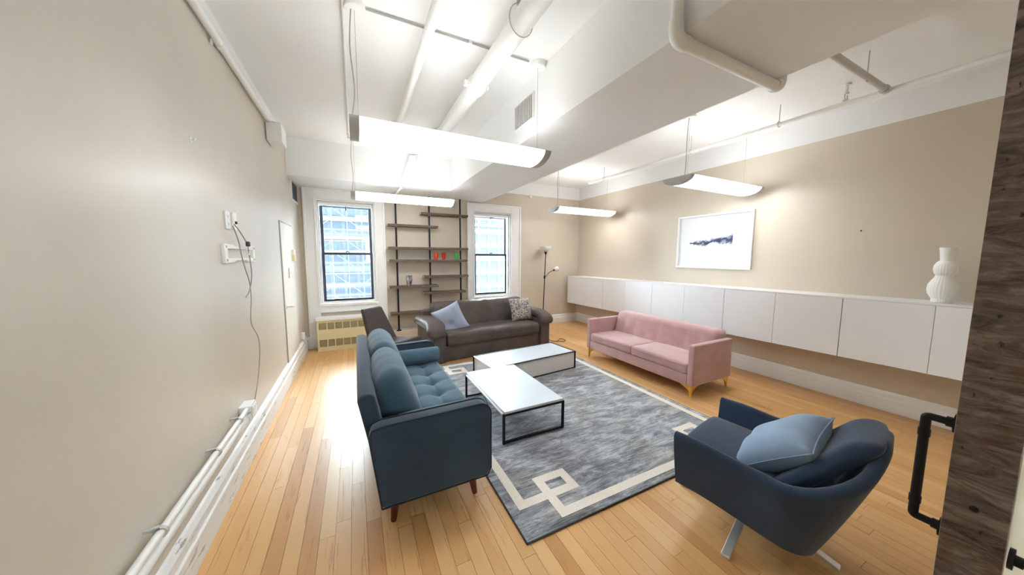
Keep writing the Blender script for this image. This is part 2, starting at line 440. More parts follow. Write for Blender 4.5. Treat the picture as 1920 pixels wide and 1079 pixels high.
# ------------------------------------------------------------------ windows
def window(name, W, cas_l, cas_r, cas_b, cas_t, label, pull):
    root = thing(name, label, None, (0, 0, 0), kind='structure')
    x0, x1, z0, z1 = W
    cw = .02
    c = MB()
    for a, b in ((cas_l, x0), (x1, cas_r)):
        c.box((a, YB-.03, cas_b), (b, YB, cas_t)); o = a if a == cas_l else b
        s_ = 1 if a == cas_l else -1
        c.box((o, YB-.048, cas_b), (o+s_*.035, YB-.03, cas_t)); q = x0 if a == cas_l else x1
        c.box((q, YB-.04, z0), (q-s_*.028, YB-.03, z1))
    c.box((x0, YB-.03, z1), (x1, YB, cas_t)); c.box((cas_l+.035, YB-.048, cas_t-.03), (cas_r-.035, YB-.03, cas_t))
    c.build('casing', 'trim_paint', root, bevel=.004)
    sl = MB().box((x0-.02, YB-.05, z0-.05), (x1+.02, YB+.10, z0-.001)); sl.build('sill', 'trim_paint', root, bevel=.008)
    MB().box((cas_l+.17 if cas_l < 0 else x0, YB-.022, z0-.16), (cas_r-.17 if cas_l < 0 else x1, YB-.001, z0-.05)).build('apron', 'trim_paint', root, bevel=.004)
    # white inner frame (jamb liner)
    j = MB()
    j.box((x0, YB+.0, z0), (x0+.02, YB+.2, z1)); j.box((x1-.02, YB+.0, z0), (x1, YB+.2, z1)); j.box((x0+.02, YB, z1-.02), (x1-.02, YB+.2, z1))
    j.box((x0+.02, YB+.05, z0), (x0+.045, YB+.075, z1-.02)); j.box((x1-.045, YB+.05, z0), (x1-.02, YB+.075, z1-.02))
    j.box((x0+.02, YB+.05, z1-.085), (x1-.02, YB+.10, z1-.02)); j.box((x0+.02, YB+.06, z0), (x1-.02, YB+.14, z0+.02))
    j.build('jamb', 'trim_paint', root, bevel=.003)
    # roller shade rolled up under the head
    MB().tube([(x0+.03, YB+.055, z1-.055), (x1-.03, YB+.055, z1-.055)], .03, 14).build('rolled_shade', 'trim_paint', root, smooth=True)
    zm = 1.67; a, b = x0+.045, x1-.045
    def sash(y, za, zb, nm, top):
        f = MB(); t = .046; tb = .045 if not top else .018
        f.box((a, y, za), (a+t, y+.035, zb)); f.box((b-t, y, za), (b, y+.035, zb))
        f.box((a+t, y, za), (b-t, y+.035, za+.04)); f.box((a+t, y, zb-(.018 if top else .04)), (b-t, y+.035, zb))
        so = f.build(nm, 'sash_black', root, bevel=.003)
        MB().box((a+t, y+.014, za+.04), (b-t, y+.02, zb-(.018 if top else .04))).build('pane', 'window_glass', so)
        return so
    sash(YB+.11, z0+.02, zm+.02, 'lower_sash', False)
    us = sash(YB+.15, zm-.02, z1-.085, 'upper_sash', True)
    xm = (a+b)/2
    lk = MB().tube([(xm-.03, YB+.10, zm+.03), (xm, YB+.095, zm+.045), (xm+.03, YB+.10, zm+.03)], .01, 8); lk.build('sash_lock', 'metal_black', root, smooth=True)
    if pull == 1:
        MB().tube([(xm, YB+.09, z1-.07), (xm, YB+.09, z1-.16)], .009, 8).build('cord_pull', 'metal_black', root)
    else:
        MB().tube([(xm+.02, YB+.09, z1-.06), (xm-.02, YB+.09, z1-.14)], .008, 8).tube([(xm-.05, YB+.09, z1-.10), (xm+.06, YB+.09, z1-.095)], .006, 8).build('cord_pull', 'metal_black', root)
    return root
window('window_1', W1, -.757, .522, .0, ZS-.001, 'white cased black sash window above the cream radiator cover', 1)
window('window_2', W2, 2.118, 3.39, .60, 2.745, 'white cased black sash window behind the grey leather sofa', 2)
# ------------------------------------------------------------------ doors
d1 = thing('door_1', 'weathered wooden door seen edge-on with black pipe pulls', None, (1.05, 0, 0), kind='structure')
yl, yr = .1375, .064
MB().box((.006, yr, .012), (.92, yl, 2.75)).build('leaf', 'cream_paint', d1)
MB().box((0, yr+.001, .012), (.0059, yl-.001, 2.75)).build('edge_board', 'weathered_wood', d1, bevel=.001)
hx, hz = P(1826, 955, 0, 1.05).y, P(1826, 955, 0, 1.05).z
MB().tube([(-.0012, hx, hz), (.01, hx, hz)], .0055, 14).build('latch_hole', 'metal_black', d1)
def pull(y0, s):
    z1, z0 = 1.292, 1.062; st = .042
    h = MB(); x = .045; r = .0078
    pts = [(x, y0, z1), (x, y0+s*(st-.006), z1)]+arc((x, y0+s*(st-.006), z1), (x, y0+s*st, z1), (x, y0+s*st, z1-.006))
    pts += [(x, y0+s*st, z0+.006)]+arc((x, y0+s*st, z0+.006), (x, y0+s*st, z0), (x, y0+s*(st-.006), z0))+[(x, y0, z0)]
    h.tube(pts, r, 12)
    for z in (z0, z1):
        h.tube([(x, y0, z), (x, y0+s*.006, z)], .02, 20); h.tube([(x, y0+s*.006, z), (x, y0+s*.016, z)], .0105, 14)
    h.tube([(x, y0+s*st, z1-.03), (x, y0+s*st, z1-.045)], .0092, 12); h.tube([(x, y0+s*st, z0+.03), (x, y0+s*st, z0+.045)], .0092, 12)
    h.build('pull_handle', 'metal_black', d1, smooth=True)
pull(yl, 1); pull(yr, -1)
# flush door in the left wall
d2 = thing('door_2', 'flush white door set in the beige wall by the window', None, (XL, 0, 0), kind='structure')
ya, yb = P(528, 500, 0, XL).y, P(528, 500, 0, XL).y+.84
MB().box((0, ya+.008, .012), (.012, yb-.008, 2.05)).build('leaf', 'door_paint', d2, bevel=.002)
MB().box((0, ya-.012, .005), (.006, ya+.006, 2.06)).box((0, yb-.006, .005), (.006, yb+.012, 2.06)).box((0, ya+.006, 2.05), (.006, yb-.006, 2.07)).build('frame', 'cord_grey', d2)
h = MB(); hz = .97; hy = ya+.09
h.tube([(.012, hy, hz), (.02, hy, hz)], .026, 18); h.tube([(.02, hy, hz), (.06, hy, hz)]+arc((.06, hy, hz), (.075, hy, hz), (.075, hy+.02, hz))+[(.075, hy+.11, hz-.012)], .009, 10)
h.build('lever_handle', 'chrome', d2, smooth=True)
# ================================================================== EXTERIOR
def building(name, label, x0, x1, z0, z1, y, mat, nx, nz, bw, bh, sx, sz, offx, offz, band):
    b = thing(name, label, 'building', (0, 0, 0))
    MB().box((x0, y, z0), (x1, y+14, z1)).build('wall', mat, b)
    pane = MB().box((-bw/2, -.06, -bh/2), (bw/2, -.02, bh/2)).mesh('pane', 'far_pane')
    fr = MB(); t = .12
    fr.box((-bw/2-t, -.22, -bh/2-t), (-bw/2, -.001, bh/2+t)); fr.box((bw/2, -.22, -bh/2-t), (bw/2+t, -.001, bh/2+t))
    fr.box((-bw/2, -.22, bh/2), (bw/2, -.001, bh/2+t)); fr.box((-bw/2, -.3, -bh/2-t), (bw/2, -.001, -bh/2))
    fr.box((-.06, -.16, -bh/2), (.06, -.061, bh/2)); fr.box((-bw/2, -.14, -.05), (bw/2, -.061, .05))
    frm = fr.mesh('window', 'far_frame')
    for i in range(nx):
        for k in range(nz):
            o = bpy.data.objects.new('window', frm); COL.objects.link(o); o.parent = b; o.location = (offx+i*sx, y, offz+k*sz)
            q = bpy.data.objects.new('pane', pane); COL.objects.link(q); q.parent = o
    for k in band:
        MB().box((x0-.2, y-.5, k), (x1+.2, y-.001, k+.7)).build('cornice', 'facade_band', b)
    return b
building('office_building', 'pale stone office block with double windows behind the far window', 19, 60, -40, 20, 78, 'facade_pale', 9, 11, 2.0, 2.25, 2.85, 3.55, 22.0, -18.5, (9.4,))
b1 = building('scaffolded_building', 'bluish tower wrapped in scaffolding behind the radiator window', -30, 15, -40, 20.5, 74, 'facade_cool', 9, 12, 1.75, 2.1, 2.45, 3.45, -10.5, -20, (8.7, 5.0))
sc = thing('scaffold', 'pale steel scaffold standing against the bluish tower', 'scaffold', (0, 0, 0))
for i in range(9):
    xx = -12+i*2.7
    MB().tube([(xx, 72.2, -40), (xx, 72.2, 19.5)], .055, 6).build('pole', 'scaffold_steel', sc)
for k in range(20):
    z = -24+k*2.2
    MB().box((-13, 71.9, z), (11, 72.9, z+.14)).build('deck', 'facade_band' if k % 3 == 0 else 'scaffold_steel', sc)
    for i in range(0, 8, 2):
        xx = -12+i*2.7 + (2.7 if k % 2 else 0)
        if xx < 8: MB().tube([(xx, 72.1, z+.14), (xx+2.7, 72.1, z+2.2)] if (i//2+k) % 2 else [(xx+2.7, 72.1, z+.14), (xx, 72.1, z+2.2)], .04, 5).build('brace', 'scaffold_steel', sc)
struct(MB().box((-80, YB+3, -41), (100, 120, -40)).build('street', 'street_grey'), 'grey street far below')
# ================================================================== CEILING FITTINGS
def pendant(label, x0, x1, yc, ze, zc, wires):
    wd, dp, band = .185, .075, .06
    t = thing('pendant_light', label, 'light', ((x0+x1)/2, yc, ze), group='curved linear pendant lights')
    hl = (x1-x0)/2
    def prof(k, off=0):
        pts = []
        for i in range(k+1):
            a = -1+2*i/k; pts.append((a*(wd-off), -(dp-off)*(1-a*a)**.62))
        return pts
    ln = MB(); pr = prof(18)
    ln.prism(pr+[(wd, .008), (-wd, .008)], 0, -hl+band, hl-band); ln.build('lens', 'lens_glow', t, smooth=True)
    for s_ in (-1, 1):
        e = MB(); a, b = (s_*hl, s_*(hl-band)); pr2 = [(p*1.012, q*1.02) for p, q in pr]
        e.prism(pr2+[(wd*1.012, .010), (-wd*1.012, .010)], 0, min(a, b), max(a, b)); e.build('end_cap', 'steel_grey', t, smooth=True)
    MB().box((-hl+band+.001, -wd*.56, .0085), (hl-band-.001, wd*.56, .03)).build('uplight_mask', 'white_paint', t, bevel=.004)  # unseen plate added over the lens top to cut the uplight
    for (wx, wy, zt, cable) in wires:
        if cable:
            z0 = .01; top = zt-ze
            pts = smooth_path([(wx, wy, z0), (wx-.01, wy, z0+.05), (wx+.012, wy+.01, z0+(top-z0)*.3), (wx-.006, wy, z0+(top-z0)*.65), (wx+.01, wy, top-.03)], 6)
            MB().tube(pts, .0045, 6).build('power_cord', 'cord_grey', t, smooth=True)
            wx += .03
        MB().tube([(wx, wy, .01), (wx, wy, zt-ze-.03)], .0015, 5).build('wire', 'cord_grey', t)
        MB().lathe([(.0, -.045), (.062, -.045), (.066, -.04), (.066, 0), (0, 0)], (wx, wy, zt-ze), 24).build('canopy', 'pipe_paint', t, smooth=True)
    return t
pendant('curved linear pendant light hung nearest the white beam vent, between the ceiling pipes', 0.0, 1.52, 2.50, 2.512, ZL, [(-.73, 0, ZL, 1), (.73, 0, ZL, 0)])
pendant('curved linear pendant light hung before the soffit and radiator window', -.02, 1.50, 5.13, 2.512, ZL, [(-.73, 0, ZL, 1), (.72, 0, ZL, 0)])
pendant('curved linear pendant light hung above the floor lamp corner', 3.39, 4.90, 5.12, 2.56, ZR, [(-.62, 0, ZR, 1), (.62, 0, ZR, 0)])
pendant('curved linear pendant light hung in front of the framed picture', 3.41, 4.93, 2.53, 2.56, ZR, [(-.60, 0, ZR, 1), (.62, 0, ZR, 0)])
# pipes of the left bay
def pipe(name, label, pts, r, mat='pipe_paint', cat='pipe', parts=()):
    t = thing(name, label, cat, (0, 0, 0)); MB().tube(pts, r, 14).build('run', mat, t, smooth=True)
    for nm, m, mt in parts: m.build(nm, mt, t, smooth=True)
    return t
xa = .012
pipe('ceiling_conduit', 'thin white conduit running along the ceiling above the linear pendants', [(xa-.02, YR+.01, 3.288), (xa-.02, 5.1, 3.288), (xa-.02, 5.1, 3.30)], .011,
     parts=[('strap', MB().box((xa-.05, 5.06, 3.296), (xa+.01, 5.09, 3.309)), 'pipe_paint')])
xb = .525
pipe('sprinkler_pipe', 'medium white pipe along the ceiling between conduit and main pipe', [(xb, YR+.01, 3.2), (xb, 4.30, 3.2)]+arc((xb, 4.30, 3.2), (xb, 4.38, 3.2), (xb, 4.38, 3.3095)), .036,
     parts=[('hanger', MB().tube([(xb, 4.15, 3.24), (xb, 4.15, 3.309)], .006, 8), 'steel_grey'), ('hanger', MB().tube([(xb, 1.5, 3.24), (xb, 1.5, 3.309)], .006, 8), 'steel_grey')])
xc = 1.02
ring = [(xc+.085*math.cos(a), 1.93, 3.135+.1*math.sin(a)+.015) for a in [2*PI*k/24 for k in range(25)]]
cl_ = MB().tube([(xc, 2.74, 3.135), (xc, 2.80, 3.135)], .086, 20)
for s_ in (-1, 1): cl_.box((xc+s_*.08-.03, 2.75, 3.115), (xc+s_*.08+.03, 2.79, 3.155)).tube([(xc+s_*.1, 2.73, 3.135), (xc+s_*.1, 2.81, 3.135)], .009, 8)
pipe('main_pipe', 'thick white pipe with bolted coupling and ring hanger on the ceiling', [(xc, YR+.01, 3.135), (xc, 4.28, 3.135)]+arc((xc, 4.28, 3.135), (xc, 4.42, 3.135), (xc, 4.42, 3.3095)), .072,
     parts=[('coupling', cl_, 'pipe_paint'), ('ring_hanger', MB().tube(ring, .0035, 6).tube([(xc-.02, 1.93, 3.245), (xc-.02, 1.93, 3.309)], .005, 8).tube([(xc-.02, 1.93, 3.235), (xc-.02, 1.93, 3.262)], .012, 8), 'steel_grey')])
MBc = MB().tube([(.13, 2.5, 3.296), (1.40, 2.5, 3.296)], .007, 8)
cc = thing('surface_conduit', 'thin grey conduit joining the pendant canopies on the ceiling', 'conduit'); MBc.build('run', 'cord_grey', cc, smooth=True)
MB().box((.86, 2.488, 3.285), (.885, 2.512, 3.309)).build('strap', 'pipe_paint', cc)
q = [P(780, 293, 1, SY-.03), P(770, 294, 1, SY-.03), P(756, 330, 1, SY-.03), P(752, 345, 1, SY-.03), P(753, 354, 1, SY-.03)]
e0 = Vector((q[-1].x, SY-.03, ZS-.03))
pipe('offset_pipe', 'small crooked white pipe crossing the soffit face above the window', [q[0], q[1], q[2], q[3], Vector((q[3].x, SY-.03, ZS-.012)), e0, Vector((q[3].x-.02, 6.13, ZS-.03))], .02,
     parts=[('sprinkler_head', MB().lathe([(.004, -.05), (.03, -.048), (.008, -.04), (.012, 0)], (q[0].x+.02, q[0].y, q[0].z), 14), 'chrome')])
# left corner conduit and box
zc = 3.115; xk = XL+.036
pipe('corner_conduit', 'white conduit running along the top of the left wall into a box', [(xk, YR+.01, zc), (xk, 4.42, zc)], .026,
     parts=[('coupling', MB().tube([(xk, 3.02, zc), (xk, 3.08, zc)], .032, 14), 'pipe_paint'), ('clip', MB().box((XL+.0065, 2.955, zc-.05), (XL+.016, 2.98, zc-.02)), 'pipe_paint')])
jb = thing('junction_box', 'white junction box where the corner conduit ends', 'box'); MB().box((XL+.007, 4.43, 2.90), (XL+.15, 4.70, 3.10)).build('body', 'pipe_paint', jb, bevel=.006)
MB().box((XL+.007, 4.42, 3.1005), (XL+.158, 4.71, 3.108)).build('cover', 'pipe_paint', jb, bevel=.002)
# vent on the beam side
v = thing('air_vent', 'white louvred air vent on the side of the beam', 'vent')
va, vb, v0, v1 = 2.655, 3.02, 2.928, 3.15
MB().box((BX0-.004, va, v0), (BX0, vb, v1)).build('backing', 'cord_grey', v)
for k in range(11):
    y = va+.012+k*(vb-va-.024)/10
    MB().box((BX0-.02, y-.009, v0+.008), (BX0-.0041, y+.006, v1-.008)).build('slat', 'louver_grey', v)
fr = MB(); fr.box((BX0-.022, va-.008, v0-.006), (BX0, va, v1+.006)); fr.box((BX0-.022, vb, v0-.006), (BX0, vb+.008, v1+.006)); fr.box((BX0-.022, va, v1), (BX0, vb, v1+.006)); fr.box((BX0-.022, va, v0-.006), (BX0, vb, v0)); fr.build('frame', 'pipe_paint', v)
# pipe hugging the beam
yp = 1.165; zp = ZS-.036; rp = .031
pts = [(BX0-.04, yp, ZL-.001), (BX0-.04, yp, zp+.05)]+arc((BX0-.04, yp, zp+.05), (BX0-.04, yp, zp), (BX0+.01, yp, zp))+[(BX1-.0, yp, zp)]+arc((BX1, yp, zp), (BX1+.045, yp, zp), (BX1+.045, yp, zp+.05))+[(BX1+.045, yp, ZR-.001)]
el = MB().tube([(BX0-.04, yp, zp+.09), (BX0-.04, yp, zp+.05)]+arc((BX0-.04, yp, zp+.05), (BX0-.04, yp, zp), (BX0+.01, yp, zp))+[(BX0+.04, yp, zp)], rp+.006, 16)
e2 = MB().tube([(BX1-.01, yp, zp)]+arc((BX1-.01, yp, zp), (BX1+.045, yp, zp), (BX1+.045, yp, zp+.05))+[(BX1+.045, yp, zp+.07)], rp+.007, 16)
pipe('beam_pipe', 'white pipe wrapping under the ceiling beam with elbow fittings', pts, rp, parts=[('elbow', el, 'pipe_paint'), ('elbow', e2, 'pipe_paint')])
# sprinkler line of the right bay
zq = 3.10; xq = 4.25
def hang(y, x=xq): return ('hanger', MB().tube([(x, y, zq), (x, y, ZR-.001)], .004, 6).tube([(x+.03*math.cos(a), y, zq+.03*math.sin(a)) for a in [2*PI*k/16 for k in range(17)]], .004, 6), 'steel_grey')
pipe('branch_pipe', 'long white sprinkler branch pipe above the cabinet side of the room', [(xq, .17, zq), (xq, 5.05, zq)]+arc((xq, 5.05, zq), (xq, 5.10, zq), (xq, 5.10, zq+.05)), .021, parts=[hang(4.66), hang(1.93), hang(2.95)])
pipe('cross_pipe', 'short grey-white pipe leaving the beam toward the branch pipe', [(BX1+.001, 1.14, zq+.002), (xq-.03, 1.14, zq+.002)], .026, 'louver_grey', parts=[hang(1.14, 3.80), ('tee', MB().tube([(xq-.075, 1.14, zq+.002), (xq-.023, 1.14, zq+.002)], .034, 14), 'louver_grey')])
sp = P(1590, 185, 2, zq); 
t = thing('fire_sprinkler', 'small white sprinkler head beside the branch pipe', 'sprinkler', (4.33, 1.43, ZR))
MB().lathe([(.0, -.002), (.03, -.002), (.03, -.012), (.012, -.014), (.012, -.075), (.02, -.08), (.02, -.1), (0, -.1)], (0, 0, 0), 14).build('body', 'pipe_paint', t, smooth=True)
MB().tube([(-.025, 0, -.1), (-.03, 0, -.13), (0, 0, -.145), (.03, 0, -.13), (.025, 0, -.1)], .004, 6).lathe([(0, -.15), (.022, -.15), (.022, -.146), (0, -.146)], (0, 0, 0), 12).build('deflector', 'steel_grey', t, smooth=True)
hk = P(994, 367, 1, YB); t = thing('wall_sensor', 'tiny white sensor high on the end wall near the ceiling', 'sensor', (hk.x, YB, hk.z-.01))
MB().rbox((0, -.02, -.03), (.03, .02, .025), .008).build('body', 'plate_white', t, smooth=True); MB().tube([(0, -.04, -.035), (0, -.044, -.035)], .008, 10).build('eye', 'cord_grey', t)
# ================================================================== LEFT WALL ITEMS
def plate(name, label, cat, yz, w_, h_, d_, parts, mat='plate_white', group=None):
    t = thing(name, label, cat, (XL, yz[0], yz[1]), group=group)
    MB().box((0, -w_/2, -h_/2), (d_, w_/2, h_/2)).build('plate', mat, t, bevel=.003)
    for nm, m, mt in parts: m.build(nm, mt, t)
    return t
def sockets(d):
    out = []
    for z in (-.028, .028):
        out.append(('socket', MB().box((d, -.017, z-.016), (d+.003, .017, z+.016)).box((d+.003, -.008, z-.006), (d+.0034, -.006, z+.006), 1).box((d+.003, .006, z-.006), (d+.0034, .008, z+.006), 1), ['plate_white', 'cord_dark']))
    return out
pa, pb = P(424, 413, 0, XL), P(437.5, 415, 0, XL)
plate('wall_outlet', 'white outlet plate beside the cable plate above the bracket', 'outlet', (pa.y, pa.z), .085, .13, .012, sockets(.012))
plate('cable_plate', 'white wall plate with a black cable jack above the bracket', 'outlet', (pb.y, pb.z), .085, .13, .012, [('jack', MB().tube([(.012, 0, -.012), (.022, 0, -.012)], .011, 10), 'metal_black')])
ya, yb = P(417, 475, 0, XL).y, P(470, 475, 0, XL).y
za, zb = P(417, 457, 0, XL).z, P(418, 494, 0, XL).z
mt = thing('tv_bracket', 'white metal television bracket without a television', 'bracket', (XL, (ya+yb)/2, (za+zb)/2))
hw = (yb-ya)/2; hh = (za-zb)/2
for s_ in (-1, 1):
    r = MB()
    prof = [(-hw, s_*hh), (-hw*.5, s_*hh*.95), (-hw*.4, s_*hh*.78), (hw*.4, s_*hh*.78), (hw*.5, s_*hh*.95), (hw, s_*hh), (hw, s_*hh*.5), (-hw, s_*hh*.5)]
    r.prism(prof if s_ < 0 else prof[::-1], 0, .001, .02); r.build('rail', 'pipe_paint', mt, bevel=.002)
    MB().box((.0005, s_*hw-.025, -hh), (.024, s_*hw+.025, hh)).build('upright', 'pipe_paint', mt, bevel=.002)
    for z in (-.7, .7): MB().tube([(.024, s_*hw, z*hh), (.028, s_*hw, z*hh)], .009, 10).build('bolt', 'steel_grey', mt)
def onwall(l, off=.02): return [P(x, y, 0, XL+off) for x, y in l]
cb = thing('hanging_cable', 'grey cable dangling from the wall plate over the bracket', 'cable')
MB().tube(smooth_path(onwall([(439, 421), (450, 435), (463, 457), (466, 470), (470, 495), (472, 520), (468, 545), (461, 558)], .036)), .0042, 7).build('cable', 'cord_grey', cb, smooth=True)
c2 = onwall([(465, 458)], .045)[0]; MB().rbox(c2, (.012, .022, .02), .006).build('plug', 'cord_dark', cb, smooth=True)
MB().tube(smooth_path(onwall([(461, 466), (463, 474), (467, 478), (468, 470)], .05)), .004, 6).build('loop', 'plate_white', cb, smooth=True)
c3 = thing('long_cable', 'thin grey cable trailing down the wall to the low outlet box', 'cable')
MB().tube(smooth_path(onwall([(437, 424), (447, 452), (453, 480), (460, 505), (468, 530), (471, 560), (471, 605), (484, 632), (487, 660), (484, 710), (477, 755)], .03)), .004, 7).build('cable', 'cord_grey', c3, smooth=True)
# low outlet box with two conduits
bx = P(465, 770, 0, XL+.04)
t = thing('outlet_box', 'low white surface outlet box at the end of two conduits', 'outlet', (XL, bx.y, bx.z))
MB().box((0, -.07, -.055), (.075, .07, .055)).build('body', 'peeling_paint', t, bevel=.006)
MB().box((.075, -.055, -.045), (.082, .055, .045)).build('cover', 'plate_white', t, bevel=.003)
for s_ in (-1, 1): MB().box((.082, s_*.025-.016, -.03), (.085, s_*.025+.016, .03)).build('socket', 'plate_white', t)
zt = bx.z
pipe('low_conduit', 'upper white conduit clipped along the wall above the baseboard', [(XL+.05, YR+.01, zt+.03), (XL+.05, bx.y-.07, zt+.03)], .017,
     parts=[('clip', MB().tube([(XL+.05, y-.008, zt+.03), (XL+.05, y+.008, zt+.03)], .024, 12).box((XL+.001, y-.008, zt+.045), (XL+.05, y+.008, zt+.058)), 'louver_grey') for y in (1.75, 2.35, 2.75)])
pipe('low_pipe', 'lower white pipe running just above the peeling baseboard', [(XL+.04, YR+.01, zt-.035), (XL+.04, bx.y-.075, zt-.035)], .022)
def small(name, label, cat, px, w_, h_, d_, extra=None, mat='plate_white'):
    p = P(px[0], px[1], 0, XL)
    return plate(name, label, cat, (min(p.y, YB-.1), p.z), w_, h_, d_, extra or [], mat)
y_d = P(528, 500, 0, XL).y
small('light_switch', 'white light switch plate low beside the door handle', 'switch', (540, 512), .09, .14, .028, [('toggle', MB().box((.028, -.006, -.012), (.042, .006, .012)), 'plate_white')])
p = P(546, 478, 0, XL)
t = thing('thermostat', 'beige and white thermostat high beside the window corner', 'thermostat', (XL, min(p.y, 5.9), p.z-.02))
MB().box((0, -.045, -.07), (.05, .045, .02)).build('body', 'radiator_cream', t, bevel=.004); MB().box((0, -.045, .0205), (.045, .045, .09)).build('cover', 'plate_white', t, bevel=.004)
p = P(560, 645, 0, XL)
t = thing('corner_outlet', 'white outlet with short conduit at the window corner', 'outlet', (XL, 6.0, .33))
MB().box((0, -.05, -.05), (.04, .05, .05)).build('body', 'plate_white', t, bevel=.003); MB().box((.04, -.04, -.04), (.044, .04, .04)).build('cover', 'plate_white', t)
MB().tube([(.022, 0, -.05), (.06, 0, -.12), (.06, 0, -.32)], .012, 8).build('conduit', 'louver_grey', t, smooth=True)
p = P(357, 262, 0, XL)
t = thing('wall_hook', 'tiny white hook stub on the bare beige wall', 'hook', (XL, p.y, p.z)); MB().box((0, -.012, -.016), (.004, .012, .016)).build('plate', 'plate_white', t); MB().tube([(.004, 0, 0), (.02, 0, -.004), (.024, 0, .012)], .005, 8).build('stub', 'plate_white', t, smooth=True)
# dark return-air opening by the soffit
t = thing('return_vent', 'dark louvred return vent in a white frame under the soffit corner', 'vent', (XL, 0, 0))
ya, yb, za, zb = 5.86, 6.36, 2.50, ZS-.004
MB().box((0, ya, za), (.004, yb, zb)).build('backing', 'duct_dark', t)
for k in range(9): MB().box((.0041, ya+.02, za+.02+k*.028), (.012, yb-.02, za+.03+k*.028)).build('slat', 'duct_dark', t)
MB().box((0, ya-.03, za-.03), (.016, ya, zb)).box((0, ya, za-.03), (.016, yb, za)).build('frame', 'pipe_paint', t)
# ================================================================== BACK WALL ITEMS
# radiator cover
rx0, rx1, ry, rz = -.625, .38, 6.12, .53
t = thing('radiator_cover', 'cream metal radiator cover with two rows of grilles under the window', 'radiator', ((rx0+rx1)/2, 6.25, 0))
ox, oy = (rx0+rx1)/2, 6.25
def L(x, y, z): return (x-ox, y-oy, z)
ncol = 8; pw = (rx1-rx0-.06)/ncol
fr = MB(); rows = ((.075, .20), (.375, .49))
zs = [0.0, .075, .20, .375, .49, rz]
fr.box(L(rx0, ry, .02), L(rx1, ry+.012, .075)).box(L(rx0, ry, .20), L(rx1, ry+.012, .375)).box(L(rx0, ry, .49), L(rx1, ry+.012, rz))
for z0, z1 in rows:
    fr.box(L(rx0, ry, z0), L(rx0+.03, ry+.012, z1)); fr.box(L(rx1-.03, ry, z0), L(rx1, ry+.012, z1))
    for k in range(1, ncol): fr.box(L(rx0+.03+k*pw-.008, ry, z0), L(rx0+.03+k*pw+.008, ry+.012, z1))
fr.box(L(rx0, ry+.012, .02), L(rx0+.012, YB-.055, rz)).box(L(rx1-.012, ry+.012, .02), L(rx1, YB-.055, rz)).box(L(rx0+.012, YB-.065, .02), L(rx1-.012, YB-.055, rz))
fr.box(L(rx0-.005, ry-.003, .0), L(rx1+.005, ry+.02, .0199))
fr.build('body', 'radiator_cream', t)
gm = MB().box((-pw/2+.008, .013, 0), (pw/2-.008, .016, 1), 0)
for k in range(12): gm.box((-pw/2+.008, .006, k/12+.03), (pw/2-.008, .0129, k/12+.045), 1)
for z0, z1 in rows:
    m = MB(); m.v = [Vector((p.x, p.y, p.z*(z1-z0))) for p in gm.v]; m.f = gm.f; m.mi = gm.mi; me = m.mesh('grille', ['grille_shadow', 'radiator_cream'])
    for k in range(ncol):
        o = bpy.data.objects.new('grille', me); COL.objects.link(o); o.parent = t; o.location = L(rx0+.03+(k+.5)*pw, ry, z0)
MB().box(L(rx0-.02, ry-.02, rz+.0005), L(rx1+.02, YB-.055, rz+.045)).build('top_ledge', 'trim_paint', t, bevel=.006)
# pipe shelving
sh = thing('pipe_shelving', 'wall shelving of reclaimed boards on three black pipes between the windows', 'shelves', (1.32, 6.25, 0))
SX = (.703, 1.316, 1.935)
for i, xx in enumerate(SX):
    po = MB().tube([(xx-1.32, 0, .219), (xx-1.32, 0, ZS-.001)], .0165, 12).build('post', 'metal_dark', sh, smooth=True)
    MB().tube([(xx-1.32, 0, .206), (xx-1.32, 0, .222)], .045, 16).build('flange', 'metal_dark', po, smooth=True)
struct(MB().box((.53, 6.19, 0.0), (2.11, YB-.031, .205)).build('trim_3', 'wall_paint', bevel=.004), 'low beige ledge carrying the shelving posts')
boards = [(.552, 1.469, 2.20), (1.151, 2.076, 2.442), (.557, 2.07, 1.784), (.559, 2.045, 1.549), (1.18, 2.076, 1.236), (.552, 1.458, 1.053), (1.177, 2.016, .918), (.555, 1.62, .545)]
for x0, x1, z in boards:
    hl = (x1-x0)/2; b = MB(); n = 14
    # slightly wavy live edge, side away from the wall
    front = [(-hl+2*hl*k/n, -.10+random.uniform(-.008, .008)) for k in range(n+1)]
    poly = front+[(hl, .10), (-hl, .10)]
    b.prism(poly, 2, -.02, .02)
    o = b.build('shelf', 'shelf_wood', sh, bevel=.003); o.location = ((x0+x1)/2-1.32, 0, z)
    MB().box((-hl-.001, -.09, -.018), (-hl-.0001, .095, .018)).build('shelf_end', 'shelf_end', o)
    for xx in SX:
        if x0 < xx < x1:
            MB().tube([(xx-(x0+x1)/2, 0, -.034), (xx-(x0+x1)/2, 0, -.0205)], .027, 14).build('collar', 'steel_grey', o, smooth=True)
# the things on the shelves
def cup(label, x, z, mat, h_=.135, r=.036):
    t = thing('glass_tumbler', label, 'glass', (x, 6.17, z))
    MB().lathe([(.0, 0), (r*.8, 0), (r*.95, .01), (r*1.05, h_*.5), (r*.98, h_), (r*.9, h_), (r*.95, h_*.5), (r*.8, .014), (0, .014)], (0, 0, 0), 20).build('body', mat, t, smooth=True)
    MB().lathe([(r*.92, h_-.012), (r*1.02, h_-.012), (r*1.02, h_-.002), (r*.92, h_-.002)], (0, 0, 0), 20).build('rim', mat, t, smooth=True)
zt = 1.549+.0205
cup('orange glass tumbler on the long shelf', 1.42, zt, 'orange_glass'); cup('red glass tumbler on the long shelf', 1.568, zt, 'red_glass'); cup('green glass tumbler on the long shelf', 1.83, zt, 'green_glass')
t = thing('silver_vase', 'small silvery glass vase standing alone on the lower shelf', 'vase', (.90, 6.17, 1.0735))
